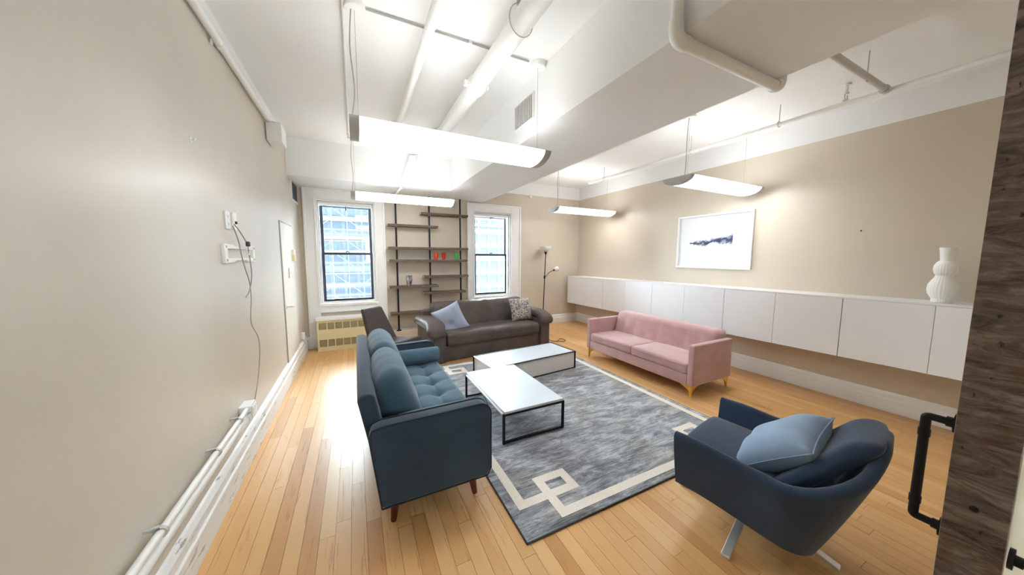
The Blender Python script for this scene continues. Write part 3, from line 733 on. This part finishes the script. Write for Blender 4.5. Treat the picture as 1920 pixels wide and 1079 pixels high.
MB().lathe([(0, 0), (.035, 0), (.042, .012), (.04, .03), (.056, .08), (.06, .12), (.052, .165), (.06, .195), (.053, .195), (.046, .165), (.053, .12), (0, .06)], (0, 0, 0), 24, .05, 12).build('body', 'silver_glass', t, smooth=True)
MB().lathe([(.056, .19), (.063, .19), (.063, .198), (.056, .198)], (0, 0, 0), 24).build('rim', 'silver_glass', t, smooth=True)
# floor lamp
lx, ly = 3.87, 6.14
t = thing('floor_lamp', 'black torchiere floor lamp with white bowl and side reading light', 'lamp', (lx, ly, 0))
MB().lathe([(0, 0), (.13, 0), (.132, .012), (.12, .024), (.02, .03), (0, .03)], (0, 0, 0), 28).build('base', 'metal_black', t, smooth=True)
MB().tube([(0, 0, .03), (.03, 0, 1.0), (.055, 0, 1.70)], .0105, 10).build('pole', 'metal_black', t, smooth=True)
MB().lathe([(.012, 1.68), (.016, 1.69), (.035, 1.735), (.032, 1.745), (0, 1.74)], (.055, 0, 0), 18).build('bowl_holder', 'metal_black', t, smooth=True)
MB().lathe([(.03, 1.742), (.08, 1.775), (.122, 1.83), (.132, 1.87), (.126, 1.87), (.115, 1.835), (.075, 1.785), (0, 1.752)], (.055, 0, 0), 28).build('shade', 'shade_white', t, smooth=True)
ar = t
MB().tube([(.032, 0, 1.13), (.034, 0, 1.20)], .02, 12).build('clamp', 'metal_black', t, smooth=True)
MB().tube(smooth_path([(.034, -.01, 1.165), (.07, -.03, 1.20), (.11, -.05, 1.26), (.17, -.07, 1.30), (.225, -.09, 1.325)]), .006, 8).build('arm', 'metal_black', t, smooth=True)
MBs = MB().lathe([(.016, -.02), (.022, .0), (.02, .012), (0, .014)], (0, 0, 0), 14); rotm = Matrix.Translation((.228, -.09, 1.327)) @ Matrix.Rotation(math.radians(70), 4, 'Y'); MBs.xf(rotm).build('reading_socket', 'metal_black', t, smooth=True)
MBs = MB().lathe([(.018, .012), (.045, .04), (.055, .08), (.05, .115), (.045, .115), (.04, .08), (0, .03)], (0, 0, 0), 20); MBs.xf(rotm).build('reading_shade', 'shade_white', t, smooth=True)
t = thing('extension_cord', 'thin dark lamp cord lying on the floor beside the grey sofa', 'cord')
MB().tube(smooth_path([(3.55, 5.6, .006), (3.40, 5.2, .006), (3.36, 5.0, .006), (3.44, 4.93, .006), (3.60, 5.05, .006), (3.63, 4.92, .006), (3.52, 4.86, .006), (3.36, 4.98, .006)]), .005, 6).build('cord', 'cord_dark', t, smooth=True)
# ================================================================== RIGHT WALL ITEMS
SLOPE = .0112                                       # the run is hung a touch out of level
CX = 4.63; DEP = XR-CX
ys = [6.235, 5.015, 3.792, 2.588, 1.388, .188]
def ctop(y): return 1.166+SLOPE*(6.235-y)
labs = ['white floating wall cabinet in the corner by the floor lamp', 'white floating wall cabinet between corner unit and picture', 'white floating wall cabinet under the framed picture', 'white floating wall cabinet next to the picture, on the vase side', 'white floating wall cabinet carrying the ribbed vase']
for i in range(5):
    y1, y0 = ys[i], ys[i+1]; yc = (y0+y1)/2; hh = .645; zb = ctop(yc)-hh
    t = thing('wall_cabinet', labs[i], 'cabinet', (CX, yc, zb), group='floating white cabinets'); hw = (y1-y0)/2-.003
    def tilt(m):
        m.v = [Vector((p.x, p.y, p.z-SLOPE*p.y)) for p in m.v]; return m
    tilt(MB().box((.02, -hw+.001, 0), (DEP-.001, hw-.001, hh-.014))).build('body', 'cabinet_white', t, bevel=.002)
    tilt(MB().box((.0, -hw-.0028, hh-.0135), (DEP-.001, hw+.0028, hh))).build('top', 'cabinet_white', t)
    for s_ in (-1, 1):
        a, b = (-hw, -.0016) if s_ < 0 else (.0016, hw)
        tilt(MB().box((.0, a, .001), (.0195, b, hh-.016))).build('door', 'cabinet_white', t, bevel=.0015)
# white ribbed vase
vz = ctop(.80)
t = thing('ribbed_vase', 'white ribbed double gourd ceramic vase on the cabinet run', 'vase', (4.84, .80, vz+.001))
MB().lathe([(0, 0), (.058, 0), (.062, .012), (.060, .028), (.064, .04), (.084, .075), (.093, .12), (.088, .165), (.070, .205), (.054, .235), (.052, .25)], (0, 0, 0), 96, .05, 26).build('lower_body', 'ceramic_white', t, smooth=True)
MB().lathe([(.050, .248), (.062, .27), (.070, .305), (.067, .34), (.054, .368), (.040, .385)], (0, 0, 0), 96, .05, 26).build('upper_body', 'ceramic_white', t, smooth=True)
MB().lathe([(.038, .38), (.039, .40), (.044, .45), (.051, .505), (.046, .505), (.040, .45), (0, .42)], (0, 0, 0), 32).build('neck', 'ceramic_white', t, smooth=True)
# framed picture
cs = [P(x, y, 0, XR) for x, y in ((1274, 407), (1270, 502), (1417, 394), (1409, 506))]
y1, y0 = (cs[0].y+cs[1].y)/2, (cs[2].y+cs[3].y)/2; z1, z0 = (cs[0].z+cs[2].z)/2, (cs[1].z+cs[3].z)/2
t = thing('framed_picture', 'white framed abstract ink drawing in dark blue', 'picture', (XR, (y0+y1)/2, (z0+z1)/2)); hw, hh = (y1-y0)/2, (z1-z0)/2
f = MB(); fw = .028
f.box((-.035, -hw, -hh), (-.001, -hw+fw, hh)).box((-.035, hw-fw, -hh), (-.001, hw, hh)).box((-.035, -hw+fw, hh-fw), (-.001, hw-fw, hh)).box((-.035, -hw+fw, -hh), (-.001, hw-fw, -hh+fw)).build('frame', 'trim_paint', t, bevel=.003)
MB().box((-.014, -hw+fw, -hh+fw), (-.010, hw-fw, hh-fw)).build('print', 'ink_art', t)
p = P(1616, 433, 0, XR); t = thing('wall_nail', 'tiny dark nail in the bare wall above the cabinets', 'nail', (XR, p.y, p.z)); MB().tube([(-.018, 0, 0), (0, 0, 0)], .003, 8).build('shank', 'metal_dark', t); MB().tube([(-.021, 0, 0), (-.018, 0, 0)], .008, 10).build('head', 'metal_dark', t)
# ================================================================== RUG
rx0, rx1, ry0, ry1 = RUG; rcx, rcy = (rx0+rx1)/2, (ry0+ry1)/2; rw, rl = (rx1-rx0)/2, (ry1-ry0)/2
rug = thing('area_rug', 'grey distressed area rug with cream key border', 'rug', (rcx, rcy, 0))
MB().rbox((0, 0, .0065), (rw, rl, .0058), .005, 6).build('pile', 'rug_pile', rug, smooth=True)
BW = .066
def corner_rects():
    i0 = .065; a = .065; b = .235         # outer line on the long side, on the short side
    return i0, a, b
rects = []
o1x, o1y = rw-.065, rl-.055               # outer faces of the long-side and short-side bands
sx, sy = rw-.275, rl-.435                 # inner square far edge measured from the centre outward
for qx in (-1, 1):
    rects.append((qx*o1x, qx*(o1x-BW), -(rl-.22), rl-.22))              # long-side band stops short of the corner
for qy in (-1, 1):
    rects.append((-(rw-.28), rw-.28, qy*o1y, qy*(o1y-BW)))              # short-side band
for qx in (-1, 1):
    for qy in (-1, 1):
        X = lambda d: qx*(rw-d); Y = lambda d: qy*(rl-d)
        rects.append((X(.065), X(.55), Y(.22), Y(.22+BW)))             # turn of the long band = outer side of the square
        rects.append((X(.28), X(.28+BW), Y(.055), Y(.435)))             # turn of the short band = side of the square
        rects.append((X(.28), X(.55), Y(.435-BW), Y(.435)))
        rects.append((X(.55-BW), X(.55), Y(.22), Y(.435)))
xs = sorted({round(v, 4) for r in rects for v in r[:2]}); ysr = sorted({round(v, 4) for r in rects for v in r[2:]})
cells = MB()
for i in range(len(xs)-1):
    for j in range(len(ysr)-1):
        mx, my = (xs[i]+xs[i+1])/2, (ysr[j]+ysr[j+1])/2
        if any(min(r[0], r[1]) < mx < max(r[0], r[1]) and min(r[2], r[3]) < my < max(r[2], r[3]) for r in rects):
            cells.box((xs[i], ysr[j], .0125), (xs[i+1], ysr[j+1], .0142))
cells.build('border_band', 'rug_cream', rug)
ed = MB().tube([(-rw, -rl, .0065), (rw, -rl, .0065), (rw, rl, .0065), (-rw, rl, .0065), (-rw, -rl, .0065)], .0062, 8); ed.build('binding', 'cord_dark', rug, smooth=True)
RZ = .0145
# ================================================================== COFFEE TABLES
x0, x1, y0, y1, ht = 1.085, 1.70, 2.31, 3.345, .295
t = thing('coffee_table', 'white topped coffee table on an open black metal frame', 'table', ((x0+x1)/2, (y0+y1)/2, RZ)); hw, hl = (x1-x0)/2, (y1-y0)/2; q = .0105
MB().box((-hw+.002, -hl+.002, ht-.022), (hw-.002, hl-.002, ht)).build('top', 'table_white', t, bevel=.003)
for sy_ in (-1, 1):
    for sx_ in (-1, 1):
        lg = MB().box((sx_*hw-q, sy_*(hl-q)-q, .006), (sx_*hw+q, sy_*(hl-q)+q, ht-.0225)).build('leg', 'metal_dark', t, bevel=.002)
        MB().tube([(sx_*hw, sy_*(hl-q), 0), (sx_*hw, sy_*(hl-q), .006)], .009, 10).build('foot', 'metal_black', lg)
    MB().box((-hw+q, sy_*(hl-q)-q, .006), (hw-q, sy_*(hl-q)+q, .026)).build('floor_bar', 'metal_dark', t, bevel=.002)
    MB().box((-hw+q, sy_*(hl-q)-q, ht-.042), (hw-q, sy_*(hl-q)+q, ht-.0225)).build('top_bar', 'metal_dark', t, bevel=.002)
for sx_ in (-1, 1): MB().box((sx_*(hw)-q, -hl+2*q, ht-.036), (sx_*hw+q, hl-2*q, ht-.0225)).build('top_bar', 'chrome', t, bevel=.002)
t = thing('box_table', 'low closed white box coffee table with black edges', 'table', (2.115, 3.79, RZ), math.radians(5.5)); hw, hl, ht = .68, .275, .245; q = .009
MB().box((-hw+.004, -hl+.004, .01), (hw-.004, hl-.004, ht-.008)).build('carcass', 'table_panel', t)
MB().box((-hw+.0, -hl+.0, ht-.0078), (hw, hl, ht)).build('top', 'table_white', t, bevel=.001)
for z in (.006, ht):
    for s_ in (-1, 1):
        MB().box((-hw-q, s_*hl-q, z-q*.6), (hw+q, s_*hl+q, z+q*.6)).build('edge_bar', 'metal_dark', t, bevel=.001)
        MB().box((s_*hw-q, -hl+q, z-q*.6), (s_*hw+q, hl-q, z+q*.6)).build('edge_bar', 'metal_dark' if s_ > 0 else 'chrome', t, bevel=.001)
for sx_ in (-1, 1):
    for sy_ in (-1, 1): MB().box((sx_*hw-q, sy_*hl-q, .012), (sx_*hw+q, sy_*hl+q, ht-.006)).build('corner_bar', 'metal_dark', t)
# ================================================================== PILLOWS
def pillow_mesh(w_, h_, T, n=26, pinch=.09, dents=()):
    m = MB()
    def side(sg):
        def fn(u, v):
            a, b = 2*u-1, 2*v-1
            x = w_*a*(1-pinch*(1-b*b)*abs(a)); y = h_*b*(1-pinch*(1-a*a)*abs(b))
            th = T*(max(0, (1-a**4)*(1-b**4)))**.62
            for da, db, ds, dd in dents: th -= dd*math.exp(-((a-da)**2+(b-db)**2)/ds**2)*(1 if sg > 0 else .3)
            th += .006*math.sin(9*a+3*b)*(abs(a)**3+abs(b)**3)*(1-a*a)*(1-b*b)*3
            return Vector((x, y, sg*max(th, 0 if abs(a) < .999 and abs(b) < .999 else 0)))
        return fn
    m.grid(side(1), n, n); m.grid(lambda u, v: side(-1)(1-u, v), n, n)
    return m
def pillow(label, w_, h_, T, mat, mw, name='throw_pillow', dents=(), seam=True):
    t = bpy.data.objects.new(name, None); COL.objects.link(t); tag(t, label, 'pillow'); t.matrix_world = mw; t.empty_display_size = .1
    o = pillow_mesh(w_, h_, T, dents=dents).build('cover', mat, t, smooth=True)
    bm = bmesh.new(); bm.from_mesh(o.data); bmesh.ops.remove_doubles(bm, verts=bm.verts, dist=.0004); bm.to_mesh(o.data); bm.free()
    if seam:
        pts = []
        for k in range(80):
            s_ = k/20; e = int(s_); f_ = 2*(s_-e)-1
            a, b = ((f_, -1), (1, f_), (-f_, 1), (-1, -f_))[e]
            pts.append((w_*a*(1-.09*(1-b*b)*abs(a)), h_*b*(1-.09*(1-a*a)*abs(b)), 0))
        MB().tube(pts+[pts[0]], .0035, 5).build('seam', mat, t, smooth=True)
    return t
def frame_m(loc, xdir, ydir):
    x = Vector(xdir).normalized(); z = x.cross(Vector(ydir)).normalized(); y = z.cross(x)
    m = Matrix((( x.x, y.x, z.x, loc[0]), (x.y, y.y, z.y, loc[1]), (x.z, y.z, z.z, loc[2]), (0, 0, 0, 1))); return m
# ================================================================== TEAL TUFTED SOFA (faces +x)
SXo, SYo = .39, 2.755
s = thing('teal_sofa', 'teal fabric sofa with button tufted seat and dark wooden legs', 'sofa', (SXo, SYo, 0)); HL = .90
def wl(x): return x-SXo
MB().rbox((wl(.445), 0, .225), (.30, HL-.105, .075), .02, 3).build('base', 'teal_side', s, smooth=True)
# tufted seat cushion
sx0, sx1, sz0, sz1 = .17, .795, .30, .455; sl = HL-.105
btn = [(bx, by) for bx in (.37, .60) for by in [(-.62+.248*k) for k in range(6)]]
def seat_fn(p):
    q = Vector(p)
    if q.z > 0:
        X = q.x+(sx0+sx1)/2; Y = q.y; e = min(1, (sx1-X)/.06+.3, 1)
        d = 0
        for bx, by in btn:
            r2 = (X-bx)**2+(Y-by)**2; d += .036*math.exp(-r2/.0022)+.014*math.exp(-r2/.012)
        for by in [(-.62+.248*k) for k in range(6)]:
            if .2 < X < .76: d += .013*math.exp(-((Y-by)/.016)**2)
        for bx in (.37, .60): d += .008*math.exp(-((X-bx)/.016)**2)
        q.z -= d-.010
    return q
MB().rbox((wl((sx0+sx1)/2), 0, (sz0+sz1)/2), ((sx1-sx0)/2, sl, (sz1-sz0)/2), .045, 56, seat_fn).build('seat_cushion', 'teal_fabric', s, smooth=True)
for bx, by in btn: MB().lathe([(0, -.004), (.011, -.003), (.008, .003), (0, .004)], (wl(bx), by, sz1-.038), 10).build('button', 'teal_piping', s, smooth=True)
# arms
def arm_poly():
    # outline in x-z, with rounded upper front corner
    p = [(.085, .15), (.75, .15), (.775, .20), (.775, .585)]
    for k in range(1, 7):
        a = k/6*PI/2; p.append((.695+.08*math.cos(a), .585+.08*math.sin(a)))
    p += [(.10, .655), (.045, .64), (.03, .59)]
    return [(x-SXo, z) for x, z in p]
for sg in (-1, 1):
    a = MB().prism(arm_poly()[::-1], 1, sg*HL, sg*(HL-.10)) if sg < 0 else MB().prism(arm_poly()[::-1], 1, HL-.10, HL)
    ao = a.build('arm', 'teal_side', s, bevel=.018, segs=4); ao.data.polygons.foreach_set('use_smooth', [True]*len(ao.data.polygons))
    for f_ in (.014, .088):
        y = sg*(HL-f_); pp = [(x, y+sg*(.010 if f_ < .05 else -.010), z) for x, z in arm_poly()]
        MB().tube([Vector(v_)*1.0 for v_ in pp+[pp[0]]], .005, 6).build('piping', 'teal_piping', ao, smooth=True)
# back frame
bp = [(.10, .15), (.20, .15), (.075, .80), (.05, .82), (.0, .82), (-.025, .79)]
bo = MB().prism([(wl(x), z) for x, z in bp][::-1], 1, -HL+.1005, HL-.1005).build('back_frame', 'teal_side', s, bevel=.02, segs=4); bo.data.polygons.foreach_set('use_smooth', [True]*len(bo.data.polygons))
# loose back cushions
for k, yc in enumerate((-.345, .37)):
    hlc = .345 if k == 0 else .36
    def cush(p, hlc=hlc):
        q = Vector(p); a, b = q.y/hlc, q.z/.22
        q.x *= 1+.35*(1-a**4)*(1-b**4)-.25*b; q.z += .018*(1-a*a) + .004*math.sin(13*a)
        q.x += .004*math.sin(11*a+4*b)
        return q
    m = MB().rbox((0, 0, 0), (.095, hlc, .22), .075, 10, cush)
    m.xf(Matrix.Translation((wl(.215), yc, .675)) @ Matrix.Rotation(math.radians(-14), 4, 'Y'))
    co = m.build('back_cushion', 'teal_fabric', s, smooth=True)
# bolsters
for sg in (-1, 1):
    y = sg*(HL-.19); r = .083; z = sz1+r-.004
    prof = [(0, .20), (r*.8, .20), (r, .215), (r*1.02, .5), (r, .795), (r*.8, .81), (0, .81)]
    b = MB().lathe([(pr, wl(q_)) for pr, q_ in prof], (0, y, z), 24, axis=0).build('bolster', 'teal_fabric', s, smooth=True)
    MB().tube([(wl(.802), y+r*.92*math.cos(a), z+r*.92*math.sin(a)) for a in [2*PI*k/20 for k in range(21)]], .004, 6).build('bolster_piping', 'teal_piping', b, smooth=True)
for (lx_, ly_, ox_, oy_) in ((.17, -HL+.09, -.02, -.02), (.66, -HL+.09, .02, -.02), (.17, HL-.09, -.02, .02), (.66, HL-.09, .02, .02)):
    MB().tube([(wl(lx_), ly_, .151), (wl(lx_+ox_), ly_+oy_, .0)], [.030, .017], 16).build('leg', 'leg_wood', s, smooth=True)
# ================================================================== GREY LEATHER SOFA
gx, gy, grz = 2.045, 5.15, math.radians(5.5)
s = thing('leather_sofa', 'dark grey leather sofa with padded rolled arms below the far window', 'sofa', (gx, gy, 0), grz)
GL, GF, GB = 1.105, -.46, .44         # half length, front, back (local y)
def puff(h, amp=.02, seams=()):
    def fn(p):
        q = Vector(p); a = q.x/h[0]; b = q.y/h[1]; c = q.z/h[2]
        q.z += amp*(1-a*a)*(1-b*b)*(1 if c > 0 else 0)
        for sx_ in seams: q.z -= .012*math.exp(-((q.x-sx_)/.025)**2)*(1 if c > .3 else 0); q.y += .010*math.exp(-((q.x-sx_)/.025)**2)*(1 if b < -.3 else 0)
        q.z += .004*noise.noise(q*7)
        return q
    return fn
MB().rbox((0, .02, .135), (GL-.215, .42, .125), .015, 4).build('base', 'grey_leather', s, smooth=True)
h_ = (GL-.225, .34, .10); MB().rbox((0, GF+.34-.005, .345), h_, .06, 16, puff(h_, .02, (0,))).build('seat_cushion', 'grey_leather', s, smooth=True)
h_ = (GL-.20, .125, .29)
def backfn(p):
    q = Vector(p); a = q.x/h_[0]; c = q.z/h_[2]
    q.y += .10*c; q.y -= .025*(1-a*a)*(1-c*c)*(1 if q.y < 0 else 0)
    q.z -= .014*math.exp(-(q.x/.03)**2)*(1 if c > .3 else 0); q.y += .016*math.exp(-(q.x/.03)**2)*(1 if q.y < 0 else 0)
    q.z += .010*noise.noise(Vector((q.x*9, 0, 0)))*(1 if c > .6 else 0)
    return q
MB().rbox((0, .19, .555), h_, .075, 18, backfn).build('back_cushion', 'grey_leather', s, smooth=True)
MB().rbox((0, .345, .40), (GL-.06, .06, .33), .04, 4).build('back_panel', 'grey_leather', s, smooth=True)
for sg in (-1, 1):
    MB().rbox((sg*(GL-.105), -.02, .255), (.10, .435, .245), .02, 4).build('arm', 'grey_leather', s, smooth=True)
    def armtop(p, sg=sg):
        q = Vector(p); b = q.y/.47
        q.z += .015*(1-b*b)-.30*max(0, -b-.5)**1.4+.012*math.sin(16*b)*(.2 if q.z > 0 else 0)
        q.x += sg*.018*(1 if q.z < 0 else 0)
        q.x *= 1.06 if b < -.5 else 1
        return q
    MB().rbox((sg*(GL-.085), -.03, .555), (.135, .46, .075), .07, 14, armtop).build('arm_pad', 'grey_leather', s, smooth=True)
for sx_ in (-1, 1):
    for sy_ in (-.37, .37): MB().tube([(sx_*(GL-.12), sy_, .012), (sx_*(GL-.12), sy_, 0)], .025, 12).build('foot', 'metal_black', s)
GM = Matrix.Translation((gx, gy, 0)) @ Matrix.Rotation(grz, 4, 'Z')
def gw(p): return GM @ Vector(p)
def gd(v_): return (GM.to_3x3() @ Vector(v_))
c = gw((-.70, -.10, .60))
pillow('dusty blue square pillow slumped against the grey sofa arm', .235, .235, .06, 'dusty_fabric', frame_m(c, gd((.86, -.28, .42)), gd((-.42, .28, .86))), dents=((-.1, -.35, .25, .03),))
c = gw((.70, -.09, .655))
pillow('gold and navy patterned pillow against the grey sofa back', .25, .215, .06, 'printed_fabric', frame_m(c, gd((.99, .05, -.03)), gd((.0, .36, .93))))
# ================================================================== PINK SOFA (faces -x)
px_, py_ = 3.775, 3.085
s = thing('pink_sofa', 'dusty pink velvet sofa with slim arms and gold feet', 'sofa', (px_, py_, 0), math.radians(1.0)); PL, PD = .90, .39
MB().rbox((.0, 0, .205), (PD-.004, PL-.075, .065), .012, 3).build('base', 'pink_fabric', s, smooth=True)
for sg in (-1, 1):
    a = MB().rbox((0, sg*(PL-.037), .385), (PD, .037, .245), .02, 6).build('arm', 'pink_fabric', s, smooth=True)
    pts = [(-PD+.004, sg*(PL-.004), .15), (-PD+.004, sg*(PL-.004), .62), (PD-.004, sg*(PL-.004), .62)]
    MB().tube(pts, .0035, 5).build('seam', 'pink_fabric', a)
    h_ = (.29, (PL-.078)/2, .065)
    o = MB().rbox((-.098, sg*(PL-.078)/2, .335), h_, .03, 12, puff(h_, .022)).build('seat_cushion', 'pink_fabric', s, smooth=True)
    for zz in (.30, .372):
        yy0, yy1 = (.006, PL-.084) if sg > 0 else (-PL+.084, -.006)
        MB().tube([(.10, yy0, zz), (-.372, yy0, zz), (-.388, yy0+.02, zz), (-.388, yy1-.02, zz), (-.372, yy1, zz), (.10, yy1, zz)], .005, 6).build('piping', 'pink_fabric', o, smooth=True)
def pback(p):
    q = Vector(p); c = q.z/.27; a = q.y/(PL-.075)
    q.x += .075*c
    if q.x-.075*c < 0:
        ph = (a*8) % 2-1; q.x += -.014*(1-abs(ph)**2.5)*(1-abs(c)**6)
    return q
MB().rbox((.245, 0, .46), (.105, PL-.076, .27), .06, 40, pback).build('backrest', 'pink_fabric', s, smooth=True)
for sx_ in (-1, 1):
    for sy_ in (-1, 1):
        m = MB(); x0_, y0_ = sx_*(PD-.03), sy_*(PL-.03)
        poly = [(0, .0), (.013, .0), (.02, .055), (.035, .085), (.085, .115), (.14, .1385), (.0, .1385)]
        m.prism([(x0_-sx_*p_, z_) for p_, z_ in poly], 1, y0_-.006, y0_+.006)
        m.prism([(y0_-sy_*p_, z_) for p_, z_ in poly], 0, x0_-.006, x0_+.006)
        m.tube([(x0_, y0_, 0), (x0_, y0_, .139)], [.010, .017], 10)
        m.build('leg', 'gold', s)
# ================================================================== BLUE SWIVEL CHAIR
bcx, bcy, brz = 2.13, .955, math.radians(12)
s = thing('swivel_chair', 'navy fabric swivel lounge chair on a chrome star base', 'chair', (bcx, bcy, 0), brz)
BM = Matrix.Translation((bcx, bcy, 0)) @ Matrix.Rotation(brz, 4, 'Z')
def u_path(t_):
    """plan outline of the shell at mid height: t 0..1 from front left round the back to front right"""
    W_, F_, B_, R_ = .362, .30, -.345, .15
    l1 = F_-(B_+R_); la = R_*PI/2; l2 = 2*(W_-R_); tot = 2*l1+2*la+l2; d = t_*tot
    if d < l1: return Vector((-W_, F_-d, 0)), Vector((-1, 0, 0))
    d -= l1
    if d < la:
        a = d/R_; return Vector((-W_+R_-R_*math.cos(a), B_+R_-R_*math.sin(a), 0)), Vector((-math.cos(a), -math.sin(a), 0))
    d -= la
    if d < l2: return Vector((-W_+R_+d, B_, 0)), Vector((0, -1, 0))
    d -= l2
    if d < la:
        a = d/R_; return Vector((W_-R_+R_*math.sin(a), B_+R_-R_*math.cos(a), 0)), Vector((math.sin(a), -math.cos(a), 0))
    d -= la
    return Vector((W_, B_+R_+d, 0)), Vector((1, 0, 0))
def sstep(a, b, x):
    t_ = max(0, min(1, (x-a)/(b-a))); return t_*t_*(3-2*t_)
def shell(inner):
    def fn(u, v):
        p, n_ = u_path(u); k = abs(u-.5)*2                  # 0 at back centre, 1 at arm fronts
        topz = .555-.025*sstep(.9, .6, k)+.235*sstep(.50, .06, k)
        botz = .185+.055*sstep(.3, .95, k)
        z = botz+(topz-botz)*v
        rec = sstep(.62, .10, k)
        lean = v*(.04+.135*rec)
        off = -.02*(1-v)**2+lean
        th = .055 if inner else 0
        q = p+n_*(off-th)
        if inner: z = max(z, .33) if v < .999 else z
        return Vector((q.x, q.y, z))
    return fn
nu, nv = 65, 14
sm_ = MB(); fo, fi = shell(False), shell(True)
vs = []
for i in range(nu):
    u = i/(nu-1); ring = [fo(u, j/(nv-1)) for j in range(nv)]
    to, ti = fo(u, 1), fi(u, 1); c_ = (to+ti)/2; rad = (to-ti)/2
    for a in (PI*.2, PI*.4, PI*.6, PI*.8): ring.append(c_+rad*math.cos(a)+Vector((0, 0, rad.length*math.sin(a))))
    ring += [fi(u, 1-j/(nv-1)) for j in range(nv)]
    vs += ring
nr_ = len(vs)//nu
fs = [(i*nr_+j, i*nr_+(j+1) % nr_, (i+1)*nr_+(j+1) % nr_, (i+1)*nr_+j) for i in range(nu-1) for j in range(nr_)]
fs += [tuple(range(nr_))[::-1], tuple((nu-1)*nr_+j for j in range(nr_))]
sm_.add(vs, fs); so = sm_.build('shell', 'navy_fabric', s, smooth=True, bevel=0)
# underside and seat
und = MB()
rim = [u_path(k/40)[0]*.9 for k in range(41)]
und.prism([(p.x, p.y) for p in rim][::-1], 2, .245, .31); und.build('underside', 'navy_fabric', s, bevel=.02, segs=3)
def seatfn(p):
    q = Vector(p); q.z += .02*(1-(q.x/.31)**2)*(1 if q.z > 0 else 0)-.05*(.5-q.y/.6)*0; q.z += .05*(q.y+.1); return q
MB().rbox((0, .045, .37), (.312, .29, .075), .05, 10, seatfn).build('seat_cushion', 'navy_fabric', s, smooth=True)
def hb(p):
    q = Vector(p); a = q.x/.25; c_ = q.z/.22; q.y -= .17*c_+.02*(1-a*a); q.x *= 1-.18*max(0, c_)-.05*max(0, -c_); return q
MB().rbox((0, -.285, .575), (.25, .06, .22), .055, 10, hb).build('back_cushion', 'navy_fabric', s, smooth=True)
MB().tube([(0, 0, .06), (0, 0, .246)], .03, 16).build('column', 'chrome', s, smooth=True)
MB().tube([(0, 0, .228), (0, 0, .2445)], .12, 20).build('swivel_plate', 'metal_dark', s, smooth=True)
for k in range(4):
    a = k*PI/2; d = Vector((math.cos(a), math.sin(a), 0)); n_ = Vector((-d.y, d.x, 0)); m = MB()
    pr = [(.02, .105, .085), (.15, .095, .075), (.40, .016, .0)]
    vv = []
    for r_, zt_, zb_ in pr:
        for sgn in (-1, 1): vv += [d*r_+n_*sgn*.021+Vector((0, 0, zb_)), d*r_+n_*sgn*.021+Vector((0, 0, zt_))]
    ff = []
    for i in range(2):
        o_ = i*4; ff += [(o_, o_+1, o_+5, o_+4), (o_+2, o_+6, o_+7, o_+3), (o_+1, o_+3, o_+7, o_+5), (o_, o_+4, o_+6, o_+2)]
    ff += [(0, 2, 3, 1), (8, 9, 11, 10)]
    m.add(vv, ff).build('star_leg', 'chrome', s, bevel=.003)
c = BM @ Vector((.0, -.13, .57)); B3 = BM.to_3x3()
pillow('light blue pillow lying in the navy swivel chair', .225, .215, .10, 'sky_fabric', frame_m(c, B3 @ Vector((.97, -.05, .1)), B3 @ Vector((.0, -.72, .62))))
# ================================================================== SMALL DARK CHAIR BEHIND THE TEAL SOFA
s = thing('slipper_chair', 'dark brown armless chair with tall tapered back behind the teal sofa', 'chair', (.46, 4.62, 0), math.radians(-52))
def rfn(p):
    q = Vector(p); c_ = (q.z+.27)/.54; q.x -= .26*c_; q.y *= 1.05-.35*c_; q.x += .03*(1-(q.y/.2)**2)*0; return q
MB().rbox((-.20, 0, .625), (.035, .235, .255), .03, 8, rfn).build('backrest', 'brown_vinyl', s, smooth=True)
def sfn(p):
    q = Vector(p); q.z += .05*(q.x/.25)*(1 if q.x > 0 else .2); return q
MB().rbox((.02, 0, .40), (.25, .245, .045), .035, 8, sfn).build('seat', 'brown_vinyl', s, smooth=True)
for sx_ in (-1, 1):
    for sy_ in (-1, 1): MB().tube([(.02+sx_*.16, sy_*.16, .36), (.02+sx_*.21, sy_*.21, 0)], [.014, .010], 10).build('leg', 'metal_black', s, smooth=True)
